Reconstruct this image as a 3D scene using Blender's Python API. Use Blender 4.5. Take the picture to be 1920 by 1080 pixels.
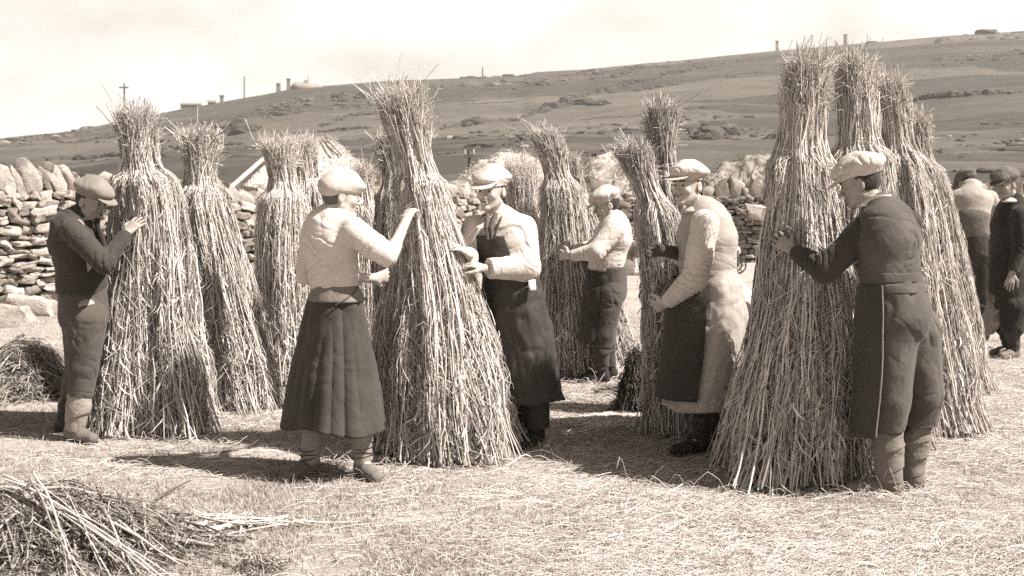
import bpy, math
import numpy as np
from math import radians, pi, sin, cos

for o in list(bpy.data.objects):
    bpy.data.objects.remove(o)
SC = bpy.context.scene
COL = SC.collection
rng = np.random.default_rng(11)

# ------------------------------------------------------------------ camera
F_PX, U0, V0, CAM_H = 2400.0, 960.0, 335.0, 1.6
cam = bpy.data.cameras.new("camera")
cam.sensor_width = 36.0
cam.lens = 36.0 * F_PX / 1920.0
cam.shift_y = -(540.0 - V0) / 1920.0
cam.clip_start, cam.clip_end = 0.1, 3000.0
cam.dof.use_dof = True
cam.dof.focus_distance = 7.3
cam.dof.aperture_fstop = 6.5
camo = bpy.data.objects.new("camera", cam)
camo.location = (0, 0, CAM_H)
camo.rotation_euler = (pi / 2, 0, 0)
COL.objects.link(camo)
SC.camera = camo

# ------------------------------------------------------------------ sky, sun, exposure
SUN_EL = radians(50)
SUN_AZ = (0.945, -0.327)                       # from the right, a little from the camera's side
world = bpy.data.worlds.new("World")
SC.world = world
world.use_nodes = True
nt = world.node_tree
nt.nodes.clear()
N = nt.nodes.new
sky = N('ShaderNodeTexSky')
sky.sky_type = 'NISHITA'
sky.sun_disc = False
sky.sun_elevation = SUN_EL
sky.sun_rotation = math.atan2(SUN_AZ[0], SUN_AZ[1])
bw = N('ShaderNodeRGBToBW')
tint = N('ShaderNodeMix'); tint.data_type = 'RGBA'; tint.blend_type = 'MULTIPLY'
tint.inputs[0].default_value = 1.0
tint.inputs[7].default_value = (1.0, 0.90, 0.79, 1)
bg1 = N('ShaderNodeBackground'); bg1.inputs[1].default_value = 0.055
tc = N('ShaderNodeTexCoord')
mp = N('ShaderNodeMapping'); mp.inputs['Scale'].default_value = (1.0, 1.0, 2.0)
nz = N('ShaderNodeTexNoise'); nz.inputs['Scale'].default_value = 3.6; nz.inputs['Detail'].default_value = 7.0
nz.inputs['Roughness'].default_value = 0.52
cr = N('ShaderNodeValToRGB')
cr.color_ramp.elements[0].position = 0.41; cr.color_ramp.elements[0].color = (0.70, 0.65, 0.575, 1)
cr.color_ramp.elements[1].position = 0.57; cr.color_ramp.elements[1].color = (0.95, 0.938, 0.885, 1)
bg2 = N('ShaderNodeBackground'); bg2.inputs[1].default_value = 0.57
sep = N('ShaderNodeSeparateXYZ')
mr = N('ShaderNodeMapRange'); mr.inputs[1].default_value = 0.15; mr.inputs[2].default_value = 0.24
mr.inputs[3].default_value = 1.0; mr.inputs[4].default_value = 0.02
mixs = N('ShaderNodeMixShader')
out = N('ShaderNodeOutputWorld')
L = nt.links.new
L(sky.outputs[0], bw.inputs[0]); L(bw.outputs[0], tint.inputs[6]); L(tint.outputs[2], bg1.inputs[0])
L(tc.outputs['Generated'], mp.inputs[0]); L(mp.outputs[0], nz.inputs[0]); L(nz.outputs[0], cr.inputs[0])
L(cr.outputs[0], bg2.inputs[0])
L(tc.outputs['Generated'], sep.inputs[0]); L(sep.outputs[2], mr.inputs[0])
L(mr.outputs[0], mixs.inputs[0]); L(bg1.outputs[0], mixs.inputs[1]); L(bg2.outputs[0], mixs.inputs[2])
L(mixs.outputs[0], out.inputs[0])

sl = bpy.data.lights.new("sun", 'SUN')
sl.energy = 5.0
sl.angle = radians(0.6)
sl.color = (1.0, 0.955, 0.89)
so = bpy.data.objects.new("sun", sl)
from mathutils import Vector
sd = Vector((SUN_AZ[0] * cos(SUN_EL), SUN_AZ[1] * cos(SUN_EL), sin(SUN_EL)))
so.rotation_euler = sd.to_track_quat('Z', 'Y').to_euler()
so.location = (6, -4, 12)
COL.objects.link(so)

SC.view_settings.view_transform = 'Standard'
SC.view_settings.look = 'None'
SC.view_settings.exposure = 1.2
SC.view_settings.gamma = 1.0
SC.cycles.max_bounces = 5
SC.cycles.diffuse_bounces = 3
SC.cycles.use_denoising = False

# ------------------------------------------------------------------ helpers: numbers
def A(*v):
    return np.array(v, float)

def W(u, v, Y):
    """the place a picture position stands for at distance Y"""
    return A((u - U0) * Y / F_PX, Y, CAM_H - (v - V0) * Y / F_PX)

def nrm(v):
    v = np.asarray(v, float)
    return v / (np.linalg.norm(v, axis=-1, keepdims=True) + 1e-12)

def hash3(ix, iy, iz, seed=0):
    n = (ix.astype(np.int64) * 374761393 + iy.astype(np.int64) * 668265263 + iz.astype(np.int64) * 2147483647 + seed * 974634777) & 0x7fffffff
    n = ((n ^ (n >> 13)) * 1274126177) & 0x7fffffff
    n = ((n ^ (n >> 16)) * 668265263) & 0x7fffffff
    return ((n ^ (n >> 15)) & 0xffff) / 65535.0

def noise(p, seed=0):
    p = np.asarray(p, float)
    i = np.floor(p).astype(np.int64)
    f = p - i
    f = f * f * (3 - 2 * f)
    r = 0
    for dx in (0, 1):
        wx = f[..., 0] if dx else 1 - f[..., 0]
        for dy in (0, 1):
            wy = f[..., 1] if dy else 1 - f[..., 1]
            for dz in (0, 1):
                wz = f[..., 2] if dz else 1 - f[..., 2]
                r = r + wx * wy * wz * hash3(i[..., 0] + dx, i[..., 1] + dy, i[..., 2] + dz, seed)
    return r * 2 - 1

def fbm(p, seed=0, oct=3):
    p = np.asarray(p, float)
    return sum(noise(p * 2 ** k, seed + k) / 2 ** k for k in range(oct))

# ------------------------------------------------------------------ helpers: meshes
class MB:
    """collects pieces, then becomes ONE mesh object"""
    def __init__(s):
        s.v, s.f3, s.f4, s.sh, s.n = [], [], [], [], 0
    def add(s, v, f, shade=0.5):
        v = np.asarray(v, float).reshape(-1, 3)
        f = np.asarray(f, int)
        (s.f4 if f.shape[-1] == 4 else s.f3).append(f.reshape(-1, f.shape[-1]) + s.n)
        s.v.append(v)
        s.sh.append(np.broadcast_to(np.asarray(shade, float), (len(v),)).copy())
        s.n += len(v)
    def build(s, name, mat, parent=None, smooth=True):
        v = np.concatenate(s.v)
        q = np.concatenate(s.f4) if s.f4 else np.zeros((0, 4), int)
        t = np.concatenate(s.f3) if s.f3 else np.zeros((0, 3), int)
        return mesh_obj(name, v, q, t, np.concatenate(s.sh), mat, parent, smooth)

def mesh_obj(name, v, q, t, shade, mat, parent=None, smooth=True):
    origin = np.zeros(3)
    me = bpy.data.meshes.new(name)
    me.vertices.add(len(v))
    me.vertices.foreach_set('co', np.ascontiguousarray(v, np.float32).ravel())
    nl = q.size + t.size
    me.loops.add(nl)
    me.loops.foreach_set('vertex_index', np.concatenate([q.ravel(), t.ravel()]).astype(np.int32))
    np_ = len(q) + len(t)
    me.polygons.add(np_)
    ls = np.concatenate([np.arange(len(q)) * 4, q.size + np.arange(len(t)) * 3]).astype(np.int32)
    me.polygons.foreach_set('loop_start', ls)
    me.polygons.foreach_set('use_smooth', np.full(np_, smooth, bool))
    me.update(calc_edges=True)
    if shade is not None:
        at = me.attributes.new('shade', 'FLOAT', 'POINT')
        at.data.foreach_set('value', np.ascontiguousarray(shade, np.float32))
    me.validate()
    if mat:
        me.materials.append(mat)
    o = bpy.data.objects.new(name, me)
    COL.objects.link(o)
    if parent is not None:
        o.parent = parent
        pp, loc = parent, Vector((0, 0, 0))
        while pp is not None:
            loc = loc + pp.location
            pp = pp.parent
        o.location = -loc                      # the mesh is written in world metres
    return o

def tag(o, label=None, cat=None, group=None, kind=None):
    if label: o['label'] = label
    if cat: o['category'] = cat
    if group: o['group'] = group
    if kind: o['kind'] = kind
    return o

def thing(name, label, cat, loc=(0, 0, 0), group=None):
    o = bpy.data.objects.new(name, None)
    o.location = tuple(float(c) for c in loc)
    o.empty_display_size = 0.1
    COL.objects.link(o)
    return tag(o, label, cat, group)

def tube_arrays(P, R, S=4):
    P = np.asarray(P, float)
    Nn, K, _ = P.shape
    R = np.broadcast_to(np.asarray(R, float), (Nn, K))
    T = nrm(np.gradient(P, axis=1))
    ref = nrm(rng.normal(size=(Nn, 1, 3)))
    n1 = nrm(np.cross(T, np.broadcast_to(ref, T.shape)))
    n2 = np.cross(T, n1)
    a = np.arange(S) * 2 * pi / S
    V = P[:, :, None, :] + R[:, :, None, None] * (n1[:, :, None, :] * np.cos(a)[None, None, :, None] + n2[:, :, None, :] * np.sin(a)[None, None, :, None])
    i = np.arange(Nn)[:, None, None]; k = np.arange(K - 1)[None, :, None]; j = np.arange(S)[None, None, :]
    b = i * K * S
    j2 = (j + 1) % S
    f = np.stack([b + k * S + j, b + k * S + j2, b + (k + 1) * S + j2, b + (k + 1) * S + j], -1)
    return V.reshape(-1, 3), f.reshape(-1, 4), K * S

def add_tubes(mb, P, R, shade, S=4):
    v, f, per = tube_arrays(P, R, S)
    mb.add(v, f, np.repeat(np.broadcast_to(shade, (len(P),)), per))

def add_ribbons(mb, P, Wd, shade, side):
    """flat blades: P (N,K,3), half-width Wd (N,K), side vectors (N,3)"""
    Nn, K, _ = P.shape
    Wd = np.broadcast_to(Wd, (Nn, K))
    s = side[:, None, :] * Wd[:, :, None]
    V = np.stack([P - s, P + s], 2)
    i = np.arange(Nn)[:, None] * K * 2; k = np.arange(K - 1)[None, :] * 2
    b = i + k
    f = np.stack([b, b + 1, b + 3, b + 2], -1)
    mb.add(V.reshape(-1, 3), f.reshape(-1, 4), np.repeat(np.broadcast_to(shade, (Nn,)), K * 2))

def grid_faces(nu, nv, wrap=False):
    i = np.arange(nu if wrap else nu - 1)[:, None]; j = np.arange(nv - 1)[None, :]
    i2 = (i + 1) % nu
    return np.stack([i * nv + j, i2 * nv + j, i2 * nv + j + 1, i * nv + j + 1], -1).reshape(-1, 4)

# ------------------------------------------------------------------ helpers: solid fields -> one continuous surface
class Field:
    def __init__(s, h=0.005):
        s.h, s.ops, s.lo, s.hi = h, [], np.full(3, 1e9), np.full(3, -1e9)
    def _b(s, lo, hi, add=True):
        if add:
            s.lo = np.minimum(s.lo, lo); s.hi = np.maximum(s.hi, hi)
        return lo, hi
    def cone(s, a, b, ra, rb, k=0.02, flat_b=False, flat_a=False, sub=False):
        a, b = np.asarray(a, float), np.asarray(b, float)
        r = max(ra, rb)
        bb = s._b(np.minimum(a, b) - r, np.maximum(a, b) + r, not sub)
        ab = b - a; ln = np.linalg.norm(ab) + 1e-9; ax = ab / ln
        def fn(x, y, z):
            qx, qy, qz = x - a[0], y - a[1], z - a[2]
            pr = qx * ax[0] + qy * ax[1] + qz * ax[2]
            t = np.clip(pr / ln, 0, 1)
            dx, dy, dz = qx - t * ab[0], qy - t * ab[1], qz - t * ab[2]
            d = np.sqrt(dx * dx + dy * dy + dz * dz) - (ra + (rb - ra) * t)
            if flat_b: d = np.maximum(d, pr - ln)
            if flat_a: d = np.maximum(d, -pr)
            return d
        s.ops.append((fn, bb, k, sub)); return s
    def chain(s, pts, rs, k=0.02):
        for i in range(len(pts) - 1):
            s.cone(pts[i], pts[i + 1], rs[i], rs[i + 1], k)
        return s
    def econe(s, a, b, wa, wb, lat, k=0.03, flat_b=False, flat_a=False):
        """elliptical cone: (half width along lat, half depth)"""
        a, b = np.asarray(a, float), np.asarray(b, float)
        r = max(max(wa), max(wb))
        bb = s._b(np.minimum(a, b) - r, np.maximum(a, b) + r)
        ab = b - a; ln = np.linalg.norm(ab) + 1e-9; ax = ab / ln
        lat = nrm(lat - ax * np.dot(lat, ax)); dep = np.cross(ax, lat)
        def fn(x, y, z):
            qx, qy, qz = x - a[0], y - a[1], z - a[2]
            pr = qx * ax[0] + qy * ax[1] + qz * ax[2]
            t = np.clip(pr / ln, 0, 1)
            e = pr - t * ln
            l_ = qx * lat[0] + qy * lat[1] + qz * lat[2]
            d_ = qx * dep[0] + qy * dep[1] + qz * dep[2]
            wl = wa[0] + (wb[0] - wa[0]) * t; wd = wa[1] + (wb[1] - wa[1]) * t
            m = np.minimum(wl, wd)
            q0 = np.sqrt((l_ / wl) ** 2 + (d_ / wd) ** 2 + (e / m) ** 2) + 1e-6
            q1 = np.sqrt((l_ / wl ** 2) ** 2 + (d_ / wd ** 2) ** 2 + (e / m ** 2) ** 2) + 1e-6
            d = q0 * (q0 - 1) / q1
            if flat_b: d = np.maximum(d, pr - ln)
            if flat_a: d = np.maximum(d, -pr)
            return d
        s.ops.append((fn, bb, k, False)); return s
    def ell(s, c, r, M=None, k=0.02, sub=False):
        c = np.asarray(c, float); r = np.asarray(r, float)
        M = np.eye(3) if M is None else np.asarray(M)
        e = np.sqrt(((M * r[None, :]) ** 2).sum(1))
        bb = s._b(c - e, c + e, not sub)
        def fn(x, y, z):
            qx, qy, qz = x - c[0], y - c[1], z - c[2]
            l = [qx * M[0, i] + qy * M[1, i] + qz * M[2, i] for i in range(3)]
            k0 = np.sqrt(sum((l[i] / r[i]) ** 2 for i in range(3))) + 1e-6
            k1 = np.sqrt(sum((l[i] / r[i] ** 2) ** 2 for i in range(3))) + 1e-6
            return k0 * (k0 - 1) / k1
        s.ops.append((fn, bb, k, sub)); return s
    def cut(s, p, n, radius=9.0):
        """remove what lies beyond the plane (p, n), within radius of p"""
        p = np.asarray(p, float); n = nrm(n)
        bb = (p - radius, p + radius)
        def fn(x, y, z):
            return -((x - p[0]) * n[0] + (y - p[1]) * n[1] + (z - p[2]) * n[2])
        s.ops.append((fn, bb, 0.0005, True)); return s
    def mesh(s):
        h = s.h
        lo = s.lo - 0.03; hi = s.hi + 0.03
        n = np.ceil((hi - lo) / h).astype(int) + 1
        Fd = np.full(n, 0.06, np.float32)
        ax = [lo[i] + h * np.arange(n[i]) for i in range(3)]
        for fn, (b0, b1), k, sub in s.ops:
            m = k + 0.035
            i0 = np.clip(np.floor((b0 - m - lo) / h).astype(int), 0, n)
            i1 = np.clip(np.ceil((b1 + m - lo) / h).astype(int) + 1, 0, n)
            if np.any(i1 <= i0):
                continue
            sl_ = tuple(slice(i0[i], i1[i]) for i in range(3))
            x = ax[0][sl_[0]][:, None, None]; y = ax[1][sl_[1]][None, :, None]; z = ax[2][sl_[2]][None, None, :]
            d = fn(x, y, z)
            c = Fd[sl_]
            if sub:
                d = -d
                hh = np.clip(0.5 - 0.5 * (c - d) / k, 0, 1)
                Fd[sl_] = c * (1 - hh) + d * hh + k * hh * (1 - hh)
            else:
                hh = np.clip(0.5 + 0.5 * (c - d) / k, 0, 1)
                Fd[sl_] = c * (1 - hh) + d * hh - k * hh * (1 - hh)
        return surface_nets(Fd, lo, h)

def surface_nets(Fd, lo, h):
    ins = Fd < 0
    n = np.array(Fd.shape)
    C = [(i, j, k) for i in (0, 1) for j in (0, 1) for k in (0, 1)]
    sub = lambda c: ins[c[0]:n[0] - 1 + c[0], c[1]:n[1] - 1 + c[1], c[2]:n[2] - 1 + c[2]]
    an = sub(C[0]).copy(); al = an.copy()
    for c in C[1:]:
        q = sub(c); an |= q; al &= q
    act = an & ~al
    idx = np.argwhere(act)
    ids = np.full(act.shape, -1, np.int32)
    ids[act] = np.arange(len(idx))
    vals = {c: Fd[idx[:, 0] + c[0], idx[:, 1] + c[1], idx[:, 2] + c[2]].astype(float) for c in C}
    acc = np.zeros((len(idx), 3)); cnt = np.zeros(len(idx))
    for a in C:
        for ax in range(3):
            if a[ax]: continue
            b = list(a); b[ax] = 1; b = tuple(b)
            fa, fb = vals[a], vals[b]
            m = (fa < 0) != (fb < 0)
            t = np.where(m, fa / np.where(m, fa - fb, 1), 0)
            p = np.array(a, float)[None, :].repeat(len(idx), 0)
            p[:, ax] += t
            acc += p * m[:, None]; cnt += m
    v = lo + h * (idx + acc / cnt[:, None])
    faces = []
    for ax in range(3):
        o1, o2 = (ax + 1) % 3, (ax + 2) % 3
        s0 = [slice(None)] * 3; s1 = [slice(None)] * 3
        s0[ax] = slice(0, -1); s1[ax] = slice(1, None)
        e0, e1 = ins[tuple(s0)], ins[tuple(s1)]
        d = np.argwhere(e0 != e1)
        d = d[(d[:, o1] > 0) & (d[:, o2] > 0) & (d[:, o1] < n[o1] - 1) & (d[:, o2] < n[o2] - 1)]
        inside_first = ins[d[:, 0], d[:, 1], d[:, 2]]
        def cid(a, b):
            q = d.copy(); q[:, o1] += a; q[:, o2] += b
            return ids[q[:, 0], q[:, 1], q[:, 2]]
        f = np.stack([cid(-1, -1), cid(0, -1), cid(0, 0), cid(-1, 0)], -1)
        f[~inside_first] = f[~inside_first][:, ::-1]
        faces.append(f)
    return v, np.concatenate(faces)

def vnormals(v, f):
    fn = np.cross(v[f[:, 2]] - v[f[:, 0]], v[f[:, 3]] - v[f[:, 1]])
    out = np.zeros_like(v)
    for c in range(4):
        for k in range(3):
            out[:, k] += np.bincount(f[:, c], fn[:, k], len(v))
    return nrm(out)

def field_obj(fd, name, mat, parent, folds=None, label=None, joints=()):
    v, f = fd.mesh()
    if joints:                                             # cloth bunching across a bent limb
        nn = vnormals(v, f)
        for i, (c, axis, R, pitch, amp) in enumerate(joints):
            q = v - c; ax = nrm(axis); t_ = q @ ax
            t_ = t_ + 1.1 * pitch * noise(v * 7 + i * 3.3, 11) + .35 * pitch * noise(v * 22 + i, 12)
            w = np.exp(-((q ** 2).sum(1)) / R ** 2) * np.clip(noise(v * 9 + i * 5, 13) * 2.0 + .45, 0, 1)
            v = v - nn * (1.15 * amp * w * ((.5 + .5 * np.cos(2 * pi * t_ / pitch)) ** 6 - .22))[:, None]
    if folds:
        nn = vnormals(v, f)
        for (amp, scale, seed) in folds:
            sc = np.asarray(scale, float)
            w = noise(v * sc * .8 + fbm(v * 4.0, seed + 7, 2)[:, None] * 0.7, seed)
            mask = np.clip(noise(v * 5.5, seed + 3) * 2.0 + .15, 0, 1)
            crease = np.exp(-(w / .13) ** 2) * mask       # a few soft creases, smooth cloth between them
            v = v - nn * (amp * (.95 * crease - .8 * noise(v * sc * .45, seed + 5)))[:, None]
    o = mesh_obj(name, v, f, np.zeros((0, 3), int), np.full(len(v), .5), mat, parent)
    if label: o['label'] = label
    return o

def shell(rings, thick, closed):
    """rings (nu, nv, 3) -> a sheet with real thickness"""
    nu, nv, _ = rings.shape
    f = grid_faces(nu, nv, closed)
    nn = vnormals(rings.reshape(-1, 3), f).reshape(nu, nv, 3)
    inner = rings - nn * thick
    v = np.concatenate([rings.reshape(-1, 3), inner.reshape(-1, 3)])
    m = nu * nv
    fs = [f, f[:, ::-1] + m]
    def rim(a, b, flip):
        q = np.stack([a, b, b + m, a + m], -1)
        return q[:, ::-1] if flip else q
    r = np.arange(nu if closed else nu - 1); r2 = (r + 1) % nu
    fs.append(rim(r * nv, r2 * nv, True)); fs.append(rim(r * nv + nv - 1, r2 * nv + nv - 1, False))
    if not closed:
        c = np.arange(nv - 1)
        fs.append(rim(c, c + 1, False)); fs.append(rim((nu - 1) * nv + c, (nu - 1) * nv + c + 1, True))
    return v, np.concatenate(fs)

def garment(name, mat, parent, keys, front, ang=(-180, 180), pleats=None, thick=0.004, nu=160, nv=60, seed=0, hem=0.0, wrinkle=0.0, label=None, edge=None):
    """cloth hung round a body. keys: (centre, half-width, half-depth) from top to hem; angle 0 = front"""
    closed = ang[1] - ang[0] >= 359
    th = np.radians(np.linspace(ang[0], ang[1], nu, endpoint=not closed))
    ts = np.linspace(0, 1, nv)
    kt = np.linspace(0, 1, len(keys))
    def sm(vals):
        vals = np.asarray(vals, float)
        r = np.interp(ts, kt, vals)
        if len(keys) > 2:
            for _ in range(6):
                r[1:-1] = .25 * r[:-2] + .5 * r[1:-1] + .25 * r[2:]
        return r
    cx = np.stack([sm([k[0][i] for k in keys]) for i in range(3)], -1)
    wl = sm([k[1] for k in keys]); wd = sm([k[2] for k in keys])
    fr = nrm(A(front[0], front[1], 0)); la = A(fr[1], -fr[0], 0)
    rad = np.ones((nu, nv))
    if pleats:
        for (n_, amp, ph) in pleats:                      # irregular gathers: sharp valleys, round folds, drifting down the cloth
            k_ = n_ / 6.0
            g = np.stack(np.broadcast_arrays(np.cos(th)[:, None] * k_ + ph * 9, np.sin(th)[:, None] * k_, ts[None, :] * .9 + ph), -1)
            w_ = noise(g, 51); rad += amp * (ts[None, :] ** .4) * (.62 * np.abs(w_) ** .75 * 1.6 - .42) + amp * .35 * ts[None, :] * noise(g * .55, 52)
    pos = cx[None] + rad[..., None] * (np.sin(th)[:, None, None] * la * wl[None, :, None] + np.cos(th)[:, None, None] * fr * wd[None, :, None])
    if hem:
        pos[..., 2] += (ts ** 2)[None, :] * hem * np.sin(th * 3 + seed)[:, None]
    if wrinkle:
        nn = pos - cx[None]; nn[..., 2] = 0; nn = nrm(nn)
        w = fbm(pos * A(9, 9, 4.5), seed, 3)
        w2 = 1 - np.abs(fbm(pos * A(7, 7, 11), seed + 9, 2)) * 2.2
        pos = pos + nn * (w * wrinkle - np.clip(w2, 0, 1) * wrinkle * .8)[..., None]
    v, f = shell(pos, thick, closed)
    o = mesh_obj(name, v, f, np.zeros((0, 3), int), np.full(len(v), .5), mat, parent)
    if label: o['label'] = label
    return o, pos

# ------------------------------------------------------------------ materials (warm monochrome world)
def sep_col(t):
    """a grey of reflectance t in the print's warm monochrome"""
    k = min(1.0, t / 0.7)
    return (t * 1.06, t * (0.90 + 0.07 * k), t * (0.77 + 0.14 * k), 1.0)

def new_mat(name):
    m = bpy.data.materials.new(name)
    m.use_nodes = True
    t = m.node_tree
    b = t.nodes['Principled BSDF']
    b.inputs['Roughness'].default_value = 0.85
    b.inputs['Specular IOR Level'].default_value = 0.25
    return m, t, b

def ramp(t, stops):
    r = t.nodes.new('ShaderNodeValToRGB')
    e = r.color_ramp.elements
    while len(e) < len(stops): e.new(0.5)
    for i, (p, c) in enumerate(stops):
        e[i].position = p
        e[i].color = c if len(c) == 4 else (*c, 1)
    return r

def noise_node(t, scale, detail=4, coord='Object', stretch=(1, 1, 1), rough=0.55):
    c = t.nodes.new('ShaderNodeTexCoord')
    mp_ = t.nodes.new('ShaderNodeMapping'); mp_.inputs['Scale'].default_value = stretch
    n = t.nodes.new('ShaderNodeTexNoise')
    n.inputs['Scale'].default_value = scale; n.inputs['Detail'].default_value = detail; n.inputs['Roughness'].default_value = rough
    t.links.new(c.outputs[coord], mp_.inputs[0]); t.links.new(mp_.outputs[0], n.inputs['Vector'])
    return n

def bump(t, b, src, strength, dist):
    n = t.nodes.new('ShaderNodeBump')
    n.inputs['Strength'].default_value = strength; n.inputs['Distance'].default_value = dist
    t.links.new(src, n.inputs['Height']); t.links.new(n.outputs[0], b.inputs['Normal'])
    return n

def cloth(name, tone, var=0.22, weave=420, wear=0.0, rough=0.9, crease=0.5):
    m, t, b = new_mat(name)
    n = noise_node(t, 5.0, 5, rough=0.6)
    r = ramp(t, [(0.28, sep_col(tone * (1 - var))), (0.72, sep_col(tone * (1 + var)))])
    t.links.new(n.outputs[0], r.inputs[0])
    col = r.outputs[0]
    if wear:
        n3 = noise_node(t, 22.0, 6, rough=0.7)
        r3 = ramp(t, [(0.60, (0, 0, 0)), (0.74, (1, 1, 1))])
        t.links.new(n3.outputs[0], r3.inputs[0])
        mx = t.nodes.new('ShaderNodeMix'); mx.data_type = 'RGBA'
        mx.inputs[7].default_value = sep_col(min(.7, tone * 2.2 + wear))
        mu = t.nodes.new('ShaderNodeMath'); mu.operation = 'MULTIPLY'; mu.inputs[1].default_value = 0.45
        t.links.new(r3.outputs[0], mu.inputs[0]); t.links.new(mu.outputs[0], mx.inputs[0])
        t.links.new(col, mx.inputs[6]); col = mx.outputs[2]
    n5 = noise_node(t, 130, 3, rough=.7)                   # yarn flecks and ingrained dirt
    r5 = ramp(t, [(.30, (.88, .88, .88)), (.70, (1.10, 1.10, 1.10))])
    t.links.new(n5.outputs[0], r5.inputs[0])
    m5 = t.nodes.new('ShaderNodeMix'); m5.data_type = 'RGBA'; m5.blend_type = 'MULTIPLY'; m5.inputs[0].default_value = 1.0
    t.links.new(col, m5.inputs[6]); t.links.new(r5.outputs[0], m5.inputs[7])
    t.links.new(m5.outputs[2], b.inputs['Base Color'])
    n2 = noise_node(t, weave, 2)
    n4 = noise_node(t, 11, 3, stretch=(1, 1, .7)); n4.inputs['Distortion'].default_value = 1.2
    ad = t.nodes.new('ShaderNodeMath'); ad.operation = 'MULTIPLY_ADD'; ad.inputs[1].default_value = 0.11
    t.links.new(n2.outputs[0], ad.inputs[0]); t.links.new(n4.outputs[0], ad.inputs[2])
    bump(t, b, ad.outputs[0], crease, 0.022)
    b.inputs['Roughness'].default_value = rough
    b.inputs['Sheen Weight'].default_value = 0.08
    return m

def skin(name, tone):
    m, t, b = new_mat(name)
    n = noise_node(t, 28, 4)
    r = ramp(t, [(0.3, sep_col(tone * .82)), (0.7, sep_col(tone * 1.12))])
    t.links.new(n.outputs[0], r.inputs[0]); t.links.new(r.outputs[0], b.inputs['Base Color'])
    bump(t, b, noise_node(t, 160, 3).outputs[0], 0.25, 0.004)
    b.inputs['Roughness'].default_value = 0.55
    return m

def shade_mat(name, lo, hi, rough=0.7, var=0.25, scale=30, stretch=(1, 1, 1), bmp=0.0, bscale=60):
    """every stalk, blade or stone carries its own tone in the attribute 'shade'"""
    m, t, b = new_mat(name)
    at = t.nodes.new('ShaderNodeAttribute'); at.attribute_name = 'shade'
    n = noise_node(t, scale, 4, stretch=stretch)
    ma = t.nodes.new('ShaderNodeMath'); ma.operation = 'MULTIPLY_ADD'; ma.inputs[1].default_value = var * 2
    sb = t.nodes.new('ShaderNodeMath'); sb.operation = 'SUBTRACT'; sb.inputs[1].default_value = var
    t.links.new(n.outputs[0], ma.inputs[0]); t.links.new(at.outputs['Fac'], ma.inputs[2]); t.links.new(ma.outputs[0], sb.inputs[0])
    r = ramp(t, [(0.0, sep_col(lo)), (1.0, sep_col(hi))])
    t.links.new(sb.outputs[0], r.inputs[0]); t.links.new(r.outputs[0], b.inputs['Base Color'])
    if bmp:
        bump(t, b, noise_node(t, bscale, 6, rough=0.65).outputs[0], bmp, 0.02)
    b.inputs['Roughness'].default_value = rough
    return m

M = dict(
    straw=shade_mat('straw', 0.06, 0.74, rough=0.55, var=0.22, scale=16),
    straw_dark=shade_mat('weathered_stalks', 0.04, 0.46, rough=0.8, var=0.2, scale=16),
    twine=shade_mat('straw_rope', 0.35, 0.8, rough=0.6),
    litter=shade_mat('straw_litter', 0.22, 0.78, rough=0.6, var=0.15),
    grass=shade_mat('short_grass', 0.12, 0.50, rough=0.7),
    stone=shade_mat('field_stone', 0.08, 0.43, rough=0.95, var=0.42, scale=18, bmp=1.0, bscale=34),
    thatch=shade_mat('thatch', 0.25, 0.56, rough=0.9, var=0.2, scale=9, stretch=(1, 1, .3), bmp=0.5, bscale=22),
    hair=cloth('dark_hair', 0.035), hair_fair=cloth('brown_hair', 0.11),
    skin=skin('weathered_skin', 0.42), skin_fair=skin('fair_skin', 0.42), skin_dark=skin('tanned_skin', 0.27),
    eye=cloth('eye', 0.02), brow=cloth('eyebrow', 0.05),
    wood=shade_mat('bark', 0.08, 0.42, rough=0.85, bmp=0.5),
    iron=cloth('dark_iron', 0.05), pole=cloth('grey_timber', 0.12), sack=cloth('sacking', 0.5),
)

# ------------------------------------------------------------------ ground and hill (one continuous sheet, split where the field ends)
RIDGE = np.array([(-900, 345), (-300, 300), (0, 259), (60, 252), (130, 246), (230, 226), (340, 205), (420, 190), (500, 176), (560, 163), (620, 160), (740, 151),
                  (850, 148), (980, 142), (1004, 136), (1100, 131), (1200, 120), (1460, 95), (1640, 79), (1780, 66), (1920, 57), (2300, 36), (3000, 10)], float)
Y_RIDGE = 420.0
RX = (RIDGE[:, 0] - U0) / F_PX * Y_RIDGE
RZ = CAM_H + (V0 - RIDGE[:, 1]) / F_PX * Y_RIDGE

def ground_z(x, y):
    x = np.asarray(x, float); y = np.asarray(y, float)
    p = np.stack([x, y, np.zeros_like(x)], -1)
    near = 0.016 * fbm(p * 1.3, 3, 3)
    s = np.clip((y - 40) / (Y_RIDGE - 40), 0, None)
    zr = np.interp(x * Y_RIDGE / np.clip(y, 60, 470), RX, RZ)     # spurs fan out towards the field
    up = zr * np.where(s < 1, s ** 1.55, 1 - (s - 1) * .35 - (s - 1) ** 2)
    rough = np.clip((y - 40) / 60, 0, 1) * np.clip((Y_RIDGE + 30 - y) / 190, .10, 1)
    hills = rough * (1.5 * fbm(p * A(.018, .03, 1), 21, 3) + .35 * fbm(p * A(.09, .12, 1), 31, 3))
    return near + up + hills

def sheet(name, ys, mat):
    xs = np.sinh(np.linspace(-4.6, 4.6, 300)) * 9.0
    X, Y = np.meshgrid(xs, ys, indexing='ij')
    v = np.stack([X, Y, ground_z(X, Y)], -1).reshape(-1, 3)
    o = mesh_obj(name, v, grid_faces(len(xs), len(ys)), np.zeros((0, 3), int), None, mat)
    return tag(o, kind='structure')

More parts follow.
